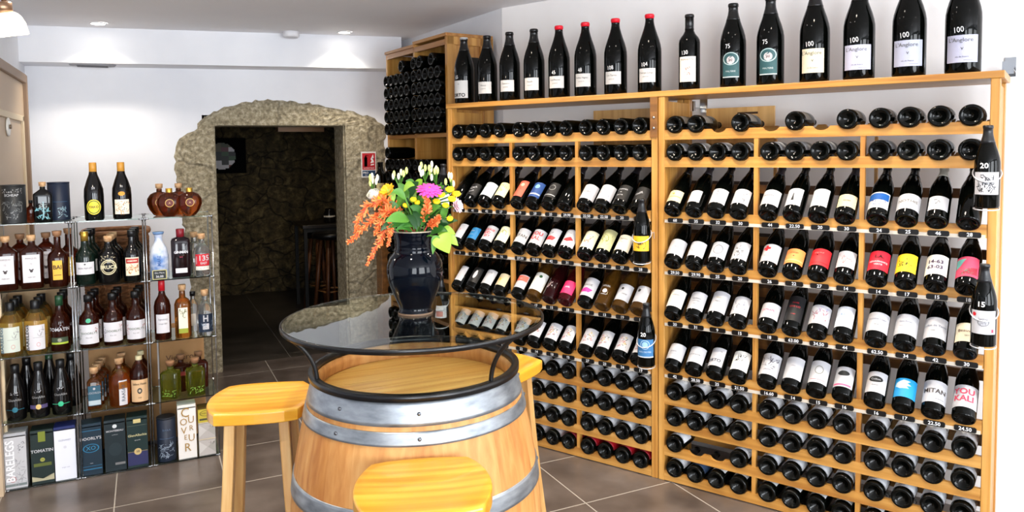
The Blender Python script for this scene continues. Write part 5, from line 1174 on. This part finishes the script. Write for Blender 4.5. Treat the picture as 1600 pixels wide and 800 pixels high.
CAPS = {'cork': (CORK, .017, .018, .026), 'black': (mat((16, 16, 18), .35), .018, .018, .034), 'blacktall': (mat((14, 16, 20), .35), .0185, .0185, .05), 'gold': (mat((206, 164, 70), .3, metal=.8), .0160, .0160, .05), 'red': (mat((196, 22, 36), .35), .0160, .0158, .055), 'maroon': (mat((120, 20, 34), .35), .017, .018, .05), 'green': (mat((30, 70, 44), .3), .0165, .016, .05), 'cream': (mat((226, 214, 170), .5), .016, .016, .035), 'orange': (mat((206, 146, 56), .35), .0162, .0155, .058), 'blue': (mat((104, 136, 178), .5), .022, .026, .02), 'wood': (mat((150, 108, 76), .6), .017, .020, .024)}
def spirit(kind, x, row, yoff, glass, cap, lw, lh, lz, base, arts, lab, name='spirit_bottle', s=1.0, rot=0.0, group=None, cat='bottle', h=None):
    z = SZ[row]
    o = inst(name, body(kind, glass, 30), None, Matrix.Translation((x, SY0+.055+yoff, z+.0006)) @ Matrix.Rotation(rot, 4, 'Z') @ Matrix.Diagonal((s, s, h or s, 1)))
    if base or arts:
        inn = [q_ for q_ in arts if not base or q_[0] == 'p' or abs(q_[3 if q_[0] in ('t', 's') else 2]) <= lh/2+.002]; out_ = [q_ for q_ in arts if q_ not in inn]
        m = MB(); art(m, surf_of(PROF[kind]), lz, lw, lh, base, inn, nx=14, off=.0008); q = m.build('label' if base else 'printed_emblem'); q.parent = o
        for q_ in out_: m = MB(); art(m, surf_of(PROF[kind]), lz, lw, lh, None, [q_], off=.0008); q = m.build('printed_mark'); q.parent = o
    top = PROF[kind][-1][0]; cm_, r0, r1, hh = CAPS[cap]; k = ('cap', kind, cap)
    if k not in CACHE:
        m = MB()
        zz = top-hh*.35 if cap in ('cork', 'wood', 'blue') else top-hh*.75
        if cap in ('cork', 'wood'): m.loft([(top+.0002, .012, .012, 2), (top+.004, .012, .012, 2), (top+.0045, r0, r0, 2), (top+.004+hh*.8, r1, r1, 2), (top+.006+hh*.8, r1*.93, r1*.93, 2)], cm_, seg=20)
        else: m.loft([(zz, r0, r0, 2), (top+.004, r1, r1, 2), (top+.0055, r1*.9, r1*.9, 2)], cm_, seg=20)
        CACHE[k] = m.mesh('stopper')
    inst('stopper', CACHE[k], o)
    tag(o, lab, cat, group); return o
AMB = liq((214, 132, 44), .95, 'amber_spirit'); DAMB = liq((92, 34, 14), .85, 'dark_rum'); GOLD = liq((244, 212, 130), .96, 'pale_gold_spirit'); CLR = liq((236, 240, 240), .95, 'clear_spirit'); OLV = liq((150, 156, 40), .9, 'olive_spirit'); DGRN = mat((12, 26, 20), .06, name='dark_green_glass'); COGN = liq((150, 70, 20), .92, 'cognac')
BLK2 = mat((10, 9, 10), .08, name='black_glass')
WL = (216, 214, 219)
def X(px, py=450): return onY(px, py, SY0+.02).x
# top shelf
def canister(x, row, yoff, r, h, m1, arts, lab, base=None, group=None, lid=None):
    o = empty('gift_tube', (x, SY0+.055+yoff, SZ[row]+.0006)); tag(o, lab, 'gift tube', group)
    m = MB(); S = [(0, r, r, 2), (.002, r+.0005, r+.0005, 2), (h, r+.0005, r+.0005, 2), (h+.001, r-.002, r-.002, 2)]
    m.loft(S, mat(m1, .45), seg=32); f = surf_of(S); art(m, f, h*.5, r*1.8, h*.9, base, arts, nx=16); m.build('tube', o)
    l = MB(); l.loft([(h*.985, r+.0012, r+.0012, 2), (h+.003, r+.0012, r+.0012, 2), (h+.004, r-.002, r-.002, 2)], mat(lid or m1, .4), seg=32); l.build('lid', o)
    return o
canister(X(19, 320), 4, .0, .052, .18, (34, 36, 38), [('t', 'SCHEAP', 0, .045, .016, (170, 170, 172), 0, .02), ('s', 81, 0, .065, .09, .02, (150, 150, 150), 30), ('s', 82, 0, -.01, .09, .05, (110, 112, 112), 40), ('s', 83, 0, -.05, .05, .03, (140, 140, 140), 16)], 'black patterned gift tube at the left end of the top glass shelf')
spirit('octagon', X(44, 320), 4, .05, DAMB, 'black', .03, .04, .05, None, [], 'small brown bottle wedged between black tube and cork-topped bottle', s=.5)
spirit('decanter', X(66, 320), 4, .0, BLK2, 'cork', .07, .1, .07, None, [('s', 84, 0, -.02, .06, .06, (110, 170, 180), 44), ('s', 85, 0, .02, .04, .03, (190, 200, 200), 18), ('r', .004, .0, .006, .09, (150, 180, 186))], 'black cork-stoppered bottle with pale blue pattern, top glass shelf', s=.87)
canister(X(88, 320), 4, .09, .048, .185, (26, 36, 56), [('r', 0, .0, .086, .002, (60, 90, 120)), ('s', 86, .02, -.05, .04, .05, (150, 180, 190), 20)], 'navy gift tube behind the pattern bottle, top glass shelf')
spirit('sake', X(147, 330), 4, .0, BLK2, 'orange', .055, .06, .055, None, [('d', 0, 0, .030, (230, 206, 60), .032), ('o', 0, 0, .026, (90, 110, 40), .028), ('t', 'YAKO', 0, .0, .014, (70, 50, 20), 0, .02), ('t', '59', 0, .078, .014, W)], 'tall black bottle with round yellow label, top glass shelf', s=1.08, h=1.18)
spirit('sake', X(191, 330), 4, .0, BLK2, 'orange', .064, .062, .052, (232, 224, 206), [('s', 87, 0, 0, .06, .05, (180, 130, 60), 20), ('s', 88, .01, 0, .02, .04, (60, 50, 40), 12), ('d', 0, .056, .014, (226, 150, 40), .009), ('t', '70', 0, .086, .012, W)], 'tall black bottle with floral cream label, top glass shelf', s=1.08, h=1.18)
for k, (px, yo, lab) in enumerate(((265, .0, 'round amber cognac bottle, front left of four on the top shelf'), (297, .0, 'round amber cognac bottle, front right of four on the top shelf'), (250, .09, 'round amber bottle peeking out behind the left one, top shelf'), (281, .09, 'round amber bottle between and behind the front two, top shelf'))):
    spirit('apple', X(px, 320)*(1.0), 4, yo, COGN, 'gold' if yo == 0 else 'cork', .04, .04, .07, None, [('d', 0, 0, .020, (96, 34, 30)), ('o', 0, 0, .021, (210, 170, 90)), ('t', 'A', 0, 0, .014, (210, 170, 120))], lab, group='round amber bottles on the top glass shelf', s=1.0)
# second row (index 3)
for k, (px, yo) in enumerate(((8, 0), (49, 0), (26, .11), (68, .11))):
    lab = ['front one at the left edge', 'front one next to the octagonal bottle', 'back one at the left edge', 'back one, second from left'][k]
    spirit('decanter', X(px, 420), 3, yo, DAMB, 'cork' if yo == 0 else 'wood', .066, .115, .085, WL, [('t', 'MARQUIS', 0, .042, .010, (120, 110, 110)), ('t', '12', 0, .02, .010, (120, 110, 110)), ('d', 0, -.01, .006, (60, 50, 50)), ('d', -.006, -.004, .003, (60, 50, 50)), ('d', .006, -.004, .003, (60, 50, 50)), ('t', 'single cask', 0, -.035, .007, (100, 90, 90))], 'amber square decanter with white label, '+lab, group='white-label square decanters in the left column', s=1.08, h=1.16)
spirit('octagon', X(90, 420), 3, 0, DAMB, 'wood', .038, .08, .07, (226, 178, 62), [('t', 'BAI', 0, .012, .024, (60, 36, 20), 0, .02), ('r', 0, -.02, .03, .003, (120, 80, 20))], 'octagonal dark rum bottle with gold label beside the middle column', s=1.06, h=1.18)
spirit('octagon', X(104, 420), 3, .12, DAMB, 'wood', .038, .08, .07, (226, 178, 62), [], 'second octagonal rum bottle, behind the gold-label one', s=1.06, h=1.18)
for yo in (0, .10, .19):
    q = {0: 'frontmost', .10: 'second in line', .19: 'rearmost'}[yo]
    spirit('rum', X(133, 420)+yo*.10, 3, yo, DGRN, 'gold' if yo == 0 else 'black', .084, .055, .075, WL, [('t', 'BON REFLET', 0, .0, .010, (60, 60, 66)), ('d', 0, .018, .004, (90, 90, 90))], 'dark green bottle with white label in the middle column, '+q, group='dark green white-label bottles in the middle column', s=1.08, h=1.1)
    spirit('dump', X(170, 420)+yo*.08, 3, yo, BLK2, 'cork', .06, .06, .07, None, [('o', 0, 0, .033, (196, 186, 150)), ('o', 0, 0, .026, (196, 186, 150)), ('r', 0, 0, .08, .022, (14, 14, 14)), ('t', 'BRUCA', 0, 0, .021, (226, 216, 180), 0, .02), ('s', 89, 0, .04, .06, .02, (190, 180, 150), 16)], 'black bottle with embossed round emblem in the middle column, '+q, group='emblem bottles in the middle column', s=1.12, h=1.16)
    spirit('rum', X(207, 420)+yo*.08, 3, yo, BLK2, 'black', .062, .085, .070, (232, 222, 196), [('r', 0, .026, .056, .022, (176, 40, 36)), ('t', 'ARMORIK', 0, .026, .010, (240, 230, 210), 0, .02), ('s', 90, 0, -.01, .05, .04, (180, 110, 50), 40)], 'black bottle with red-gold picture label, middle glass column, '+q, group='picture-label bottles in the middle column', s=1.05, h=1.08)
spirit('stone', X(249, 410), 3, 0, noise_mat('blue_marbled_ceramic', (90, 130, 190), (226, 230, 236), scale=14, rough=.25, lo=.35, hi=.6), 'blue', .03, .06, .09, None, [('t', 'MARE', .0, .0, .02, (50, 90, 150), pi/2, .02)], 'blue and white marbled ceramic bottle, right glass column', s=1.08, h=1.06)
spirit('gin', X(283, 400), 3, 0, mat((22, 10, 16), .06), 'maroon', .05, .02, .03, WL, [('t', 'GINMAN', 0, .078, .015, (220, 220, 226), 0, .02), ('t', 'dark', 0, .058, .008, (190, 60, 90))], 'near-black gin bottle with maroon cap, right glass column', s=1.12, h=1.22)
spirit('clear', X(316, 400), 3, 0, CLR, 'cork', .07, .055, .075, (196, 30, 44), [('t', '135', .006, .008, .034, W, 0, .02), ('t', 'EAST', .006, -.015, .014, W, 0, .02), ('t', 'HYOGO', -.028, 0, .010, W, pi/2, .02), ('r', 0, -.038, .066, .018, (226, 220, 206)), ('s', 91, 0, -.038, .06, .01, (150, 140, 130), 12)], 'clear bottle with red 135 label, right glass column', s=1.06, h=1.12)
spirit('clear', X(306, 400), 3, .11, CLR, 'cork', .07, .055, .075, None, [], 'unlabelled clear bottle behind the red 135 bottle', s=1.06, h=1.12)
m = MB(); cx_ = X(249, 420); m.box(cx_-.034, cx_+.034, SY0+.006, SY0+.009, SZ[3]+.001, SZ[3]+.05, mat((24, 30, 26), .6)); art(m, lambda x, z, o_: (x, SY0+.006-o_, z), SZ[3]+.026, .066, .048, (206, 196, 130), [('r', 0, 0, .060, .042, (22, 28, 26)), ('t', 'Gin Mare', 0, .009, .012, W), ('t', '36.00', 0, -.010, .016, W, 0, .02)], cx=cx_)
tag(m.build('price_card'), 'small black price card leaning below the blue marbled bottle', 'price card')
# third row (index 2)
for k, (px, yo, t) in enumerate(((15, 0, 0), (55, 0, 1), (17, .10, 0), (56, .10, 1), (18, .195, 0), (57, .195, 1))):
    base = (206, 214, 204) if t == 0 else WL
    spirit('dump', X(px, 520), 2, yo, GOLD, 'blacktall', .082, .085, .058, base, [('t', 'BARELEGS', -.030, 0, .021, (90, 120, 140) if t == 0 else (20, 20, 22), pi/2, .02, .95), ('o', .012, -.024, .007, (200, 80, 70)), ('s', 92, .02, .02, .03, .03, (150, 150, 150), 10), ('r', .012, -.0, .04, .001, (150, 150, 150))], 'pale gold whisky bottle, %s label, %s in the left column' % (('blue-green', 'white black-lettered')[t], ('front', 'middle', 'back')[k//2]), group='pale gold whisky bottles with vertical lettering', s=1.08, h=1.42)
for k, yo in enumerate((0, .10, .19)):
    spirit('rum', X(93, 520)+yo*.02, 2, yo, DAMB, 'green' if yo == 0 else 'black', .074, .022, .05, (60, 76, 56), [('r', 0, -.014, .074, .008, (170, 190, 60)), ('t', 'TOMATIN', 0, .045, .020, W, 0, .02), ('d', 0, 0, .008, (150, 150, 130)), ('s', 93, 0, .06, .03, .01, W, 8)], 'dark whisky bottle with green band in the left column, '+('front', 'middle', 'back')[k], group='green-band whisky bottles', s=1.06, h=1.14)
for yo in (0, .10, .19):
    q = {0: 'front', .10: 'middle', .19: 'rear'}[yo]
    for j, (px, c1, c2) in enumerate(((138, 'black', (60, 90, 60)), (176, 'black', (90, 90, 120)), (212, 'black', (170, 40, 40)))):
        spirit('rum', X(px, 500)+yo*.10, 2, yo, DAMB, c1, .094, .088, .064, WL, [('t', "DOORLY'S", .004, .004, .0135, (96, 110, 90), 0, .01), ('s', 94+j, -.036, 0, .012, .05, c2, 18), ('s', 97+j, .034, .02, .014, .02, (150, 60, 50), 10), ('t', 'fine old', 0, -.015, .008, (96, 96, 106))]+([('d', 0, .062, .010, (70, 170, 130))] if j == 0 else []), 'dark rum bottle, white parrot label, %s file, %s of middle glass column' % (('left', 'centre', 'right')[j], q), group='dark rum bottles with white labels', s=1.1, h=1.1)
spirit('whisky', X(254, 490), 2, 0, DAMB, 'red', .068, .085, .075, WL, [('t', 'Signatory', 0, .02, .012, (120, 120, 130)), ('t', 'vintage 2007', 0, 0, .008, (96, 96, 106)), ('t', '70', 0, .09, .016, W)], 'tall whisky bottle with red capsule, right glass column', s=1, h=1.14)
spirit('slim', X(286, 490), 2, 0, AMB, 'cork', .042, .105, .075, (232, 226, 206), [('s', 98, 0, .028, .03, .035, (90, 100, 60), 24), ('r', 0, -.045, .042, .02, (150, 160, 50))], 'amber bottle with leaf-printed cream label, right glass column', s=1.05, h=1.24)
spirit('tall', X(304, 490), 2, .12, CLR, 'black', .03, .08, .08, (214, 214, 206), [], 'slender clear bottle at the back of the right glass column', s=.8)
spirit('hgin', X(321, 490), 2, 0, CLR, 'cork', .078, .075, .052, (24, 38, 58), [('t', 'H', 0, .018, .036, W, 0, .03), ('r', 0, -.014, .03, .024, W), ('s', 99, 0, .0, .07, .06, (110, 130, 150), 14)], 'clear gin bottle with navy H label at the right shelf end', s=1.02, h=1.28)
# fourth row (index 1)
for k, (px, yo, cap, c2, lab) in enumerate(((23, 0, 'blacktall', (40, 110, 130), 'front left'), (60, 0, 'blacktall', (84, 74, 116), 'front centre, purple band'), (95, 0, 'blacktall', (60, 190, 140), 'front right, green seal'), (36, .12, 'black', None, 'back left'), (72, .14, 'green', None, 'back centre, green cap'), (108, .12, 'black', None, 'back right'))):
    arts = []
    if c2: arts = [('t', 'GlenAlba', 0, .03, .014, (150, 150, 150)), ('r', 0, -.01, .076, .016 if k == 1 else .002, c2), ('d', 0, -.01, .011, c2 if k != 1 else (220, 190, 120)), ('s', 100+k, 0, .055, .03, .012, W, 12)]
    spirit('onion', X(px, 620), 1, yo, BLK2, cap, .076, .05, .06, None, arts, 'black bulbous whisky bottle, %s, fourth row of left column' % lab, group='black bulbous whisky bottles', s=1.05, h=1.16)
for k, yo in enumerate((0, .065, .13, .195)):
    spirit('small', X(147, 610)+yo*.14, 1, yo, AMB, 'cork', .05, .085, .06, (52, 92, 112), [('t', 'LOCHLEA', 0, .012, .012, W), ('d', 0, .03, .005, W), ('r', 0, -.03, .048, .02, (186, 200, 206))], 'small square bottle with teal label, %s of four in line' % ORD[k+1], group='small teal-label bottles', s=1.12, h=1.18)
for k, yo in enumerate((0, .105)):
    spirit('raasay', X(187, 610)+yo*.08, 1, yo, AMB, 'cork', .034, .105, .06, WL, [('t', 'RAASAY', 0, 0, .020, (90, 100, 120), pi/2)], 'ribbed amber bottle with vertical white label, %s in line' % ('front', 'second', 'third')[k], group='vertical-label amber bottles', rot=.35 if k == 0 else .3, s=1.14, h=1.2)
for k, yo in enumerate((0, .10)):
    spirit('dump', X(218, 600)+yo*.08, 1, yo, DAMB, 'cream', .086, .085, .052, (226, 186, 140), [('t', 'Sailors Home', 0, .026, .012, (60, 40, 30), 0, .01), ('d', 0, 0, .011, (50, 50, 50)), ('d', 0, 0, .006, (220, 200, 170)), ('t', 'irish', 0, -.026, .009, (90, 60, 40))], 'dark bottle with peach label and cream neck, %s' % ('front', 'behind')[k], group='peach-label bottles', s=1, h=1.34)
for k, (px, yo, m_, lab) in enumerate(((267, 0, OLV, 'olive square bottle, front left in the right column'), (306, 0, OLV, 'olive square bottle, front right in the right column'), (285, .11, DAMB, 'dark square bottle behind between the olive ones'), (314, .13, DAMB, 'dark square bottle behind the right olive one'))):
    spirit('square', X(px, 600), 1, yo, m_, 'wood', .06, .03, .03, None, [('s', 110+k, 0, 0, .06, .03, (120, 160, 60), 30)] if yo == 0 else [('r', 0, .06, .04, .02, (130, 30, 34))], lab, group='square bottles in the fourth row', rot=-.25 if k == 0 else .1, s=1.1, h=1.1)
# fifth row: gift boxes (index 0)
def carton(x, w_, h, d, col, arts, lab, z=None, y=0.0, top=None, group='gift boxes on the bottom glass shelf'):
    z = SZ[0]+.0006 if z is None else z
    o = empty('gift_box', (x, SY0+.012+y+d/2, z)); tag(o, lab, 'gift box', group)
    m = MB(); m.box(-w_/2, w_/2, -d/2, d/2, 0, h*.93, mat(col, .45)); art(m, plane_surf(-d/2), h/2, w_*.98, h*.9, col, arts, nx=2, off=.0003); m.build('box_body', o, 0)
    m = MB(); m.box(-w_/2-.0003, w_/2+.0003, -d/2-.0003, d/2+.0003, h*.93+.0002, h, mat(top or col, .45)); m.build('box_flap', o)
BW = .094
carton(X(23, 700), BW, .268, .09, (196, 196, 200), [('t', 'BARELEGS', -.018, .0, .050, (246, 246, 250), pi/2, .02, .9), ('o', -.012, -.09, .014, (190, 70, 60)), ('s', 120, .02, -.05, .05, .14, (150, 150, 156), 30), ('s', 121, .03, .06, .03, .06, (110, 110, 116), 14), ('r', 0, -.118, .09, .012, (120, 130, 130))], 'silver gift box with vertical white lettering, bottom shelf far left', top=(176, 178, 184))
carton(X(66, 700), BW, .265, .09, (18, 36, 34), [('t', 'TOMATIN', 0, .03, .021, W, 0, .02), ('r', 0, .10, .03, .05, (120, 130, 40)), ('d', 0, -.014, .010, (160, 160, 70)), ('r', 0, -.038, .074, .016, (90, 100, 40)), ('t', '12', 0, -.014, .010, (20, 30, 20)), ('p', [(-.046, -.118), (.046, -.118), (.046, -.088), (0, -.108), (-.046, -.092)], (176, 170, 140))], 'dark green gift box with white lettering and gold band')
carton(X(102, 700), BW-.004, .266, .09, (232, 234, 244), [('t', 'GLENARET', 0, .065, .011, (120, 120, 140)), ('t', 'single malt', 0, -.07, .008, (150, 150, 170)), ('d', 0, .03, .007, (216, 216, 226))], 'white gift box with navy lid, left column', top=(24, 36, 96))
carton(X(142, 690), BW, .26, .09, (16, 40, 56), [('t', "DOORLY'S", 0, .055, .020, W, 0, .02), ('o', 0, .006, .036, (40, 120, 160), .022), ('t', 'XO', 0, .006, .028, (50, 140, 180)), ('r', 0, .095, .09, .003, (40, 110, 150)), ('r', 0, -.085, .09, .002, (40, 110, 150)), ('r', 0, -.10, .09, .005, (40, 110, 150)), ('t', 'rum', 0, -.07, .008, W)], 'dark blue gift box lettered XO with oval, middle column')
carton(X(180, 690), BW, .262, .09, (18, 34, 40), [('t', 'MONTEBEAU', 0, .075, .013, W, 0, .02), ('d', 0, .098, .010, (210, 214, 216)), ('t', 'caribbean', 0, .055, .007, (170, 176, 180)), ('r', .02, -.095, .045, .012, (120, 120, 120)), ('d', 0, -.02, .03, (26, 42, 48), .034)], 'plain black-green gift box in the centre of the middle column')
carton(X(215, 690), BW, .262, .09, (14, 40, 40), [('t', 'GlenAllachie', 0, .035, .017, (210, 200, 150), 0, .01), ('r', 0, .108, .034, .02, (206, 190, 130)), ('r', 0, .085, .09, .001, (120, 130, 110)), ('r', 0, -.085, .092, .07, (44, 46, 90)), ('r', 0, -.05, .092, .003, (190, 170, 110)), ('d', 0, -.05, .017, (206, 180, 120)), ('t', '10', 0, -.05, .016, (50, 30, 60), 0, .02), ('t', 'speyside', 0, .01, .008, (200, 200, 200))], 'green and purple gift box with gold number, middle column')
canister(X(260, 670), 0, .0, .045, .225, (24, 34, 52), [('t', 'BAKA', 0, .055, .015, (90, 110, 140)), ('r', 0, .01, .08, .0025, (70, 90, 120)), ('s', 130, 0, -.05, .07, .08, (150, 164, 180), 44)], 'dark blue gift tube at the left of the right glass column', lid=(20, 26, 36))
def couv():
    A = []
    G = (170, 134, 70)
    for s, x, z, sz in (('C', -.008, .100, .070), ('O', -.016, .052, .052), ('U', .020, .060, .052), ('V', -.016, .006, .052), ('R', .020, .016, .040), ('E', -.008, -.030, .036), ('U', .020, -.036, .054), ('R', 0, -.085, .062)):
        A.append(('t', s, x, z, sz, G, 0, .0, .9))
    carton(X(294, 680)-.004, .088, .285, .085, (238, 234, 230), A, 'tall white gift box with large gold letters, right column')
couv()
for k, (z, h, col, lab) in enumerate(((SZ[0]+.0006, .088, (190, 184, 180), 'lower silver box of the stack at the shelf end'), (SZ[0]+.0896, .088, (186, 180, 176), 'upper silver box of the stack at the shelf end'), (SZ[0]+.1786, .075, (196, 176, 60), 'yellow box with oval lettering on the silver boxes'))):
    ar = [('s', 140, .02, .02, .03, .015, (120, 116, 112), 12), ('p', [(-.040, -.034), (-.001, .0), (-.040, .034)], (206, 202, 198)), ('p', [(.040, -.034), (.040, .034), (.001, .0)], (172, 168, 162))] if k < 2 else [('o', 0, .01, .034, (110, 100, 30), .016), ('t', 'ARBORAL', 0, .01, .012, (90, 84, 20)), ('r', 0, -.022, .07, .010, (70, 70, 50))]
    carton(X(327, 670)-.012, .082, h, .085, col, ar, lab, z=z, top=(220, 206, 180) if k < 2 else (90, 70, 24))
# wicker hamper and cardboard boxes behind the shelves
WICK = noise_mat('wicker', (96, 58, 32), (170, 116, 72), scale=30, rough=.7, stretch=(1, 1, 4))
wx0, wx1 = X(128, 500)*1.12, X(232, 500)*1.1
def wicker():
    o = empty('wicker_basket', (-.165, 4.81, 0)); tag(o, 'tall brown wicker basket behind the middle glass column', 'basket')
    m = MB(); n = 36; rows = 75; vs = []; fs = []; H = 1.17; Wd, Dp = 0.165, .15
    for r in range(rows+1):
        z = H*r/rows; s = .86+.14*r/rows
        for k in range(n*4):
            a = 2*pi*k/(n*4); c, d = cos(a), sin(a); wv = .006*sin(k*pi/2+pi*(r % 2))*(1 if r < rows-2 else .2)
            x = (abs(c)**.4)*(1 if c >= 0 else -1)*(Wd*s+wv); y = (abs(d)**.4)*(1 if d >= 0 else -1)*(Dp*s+wv)
            vs.append((x, y, z))
    N_ = n*4
    fs = [(r*N_+k, r*N_+(k+1) % N_, (r+1)*N_+(k+1) % N_, (r+1)*N_+k) for r in range(rows) for k in range(N_)]
    m.add(vs, fs, WICK, False); m.build('woven_body', o)
    m = MB(); m.tube([((abs(cos(a))**.4)*(1 if cos(a) >= 0 else -1)*Wd, (abs(sin(a))**.4)*(1 if sin(a) >= 0 else -1)*Dp, H) for a in [2*pi*k/48 for k in range(48)]], .014, WICK, 8, closed=True); m.build('rim', o)
wicker()
CARD = noise_mat('cardboard', (166, 122, 76), (190, 146, 98), scale=6, rough=.8)
def cbox(x0, x1, y0, y1, z0, z1, txt, lab, m_=None):
    o = empty('cardboard_box', ((x0+x1)/2, (y0+y1)/2, z0)); tag(o, lab, 'box', 'cardboard boxes behind the glass shelves')
    a, b, h = (x1-x0)/2, (y1-y0)/2, z1-z0; mm = m_ or CARD
    m = MB(); m.box(-a, a, -b, b, 0, h, mm); 
    if txt: art(m, plane_surf(-b), h*.55, .01, .01, None, [('t', txt, 0, 0, .045, (90, 56, 30))])
    m.build('box_body', o, .003)
    m = MB(); m.box(-a, a, -b-.0015, -b, h-.004, h+.001, mat((150, 108, 66), .8)); m.box(-.02, .02, -b, b, h, h+.001, mat((200, 176, 130), .4)); m.build('tape', o)
cbox(-.31, .02, 4.53, 4.63, .02, .60, 'Maison', 'cardboard box behind the middle glass column, fourth row')
cbox(.03, .26, 4.53, 4.80, .30, .61, 'Vigneron', 'cardboard box behind the right glass column, fourth row')
cbox(.03, .26, 4.53, 4.80, .02, .298, '', 'lower cardboard box behind the right glass column')
cbox(-.66, -.42, 4.55, 4.85, .35, 1.02, '', 'leaning beige cardboard box behind the left glass column', mat((196, 164, 124), .8))
cbox(-.66, -.42, 4.55, 4.85, .02, .348, '', 'lower beige box behind the left glass column', mat((176, 146, 110), .8))
for k in (k for k in list(bpy.data.objects) if k.type == 'MESH' and k.users == 0): bpy.data.objects.remove(k)
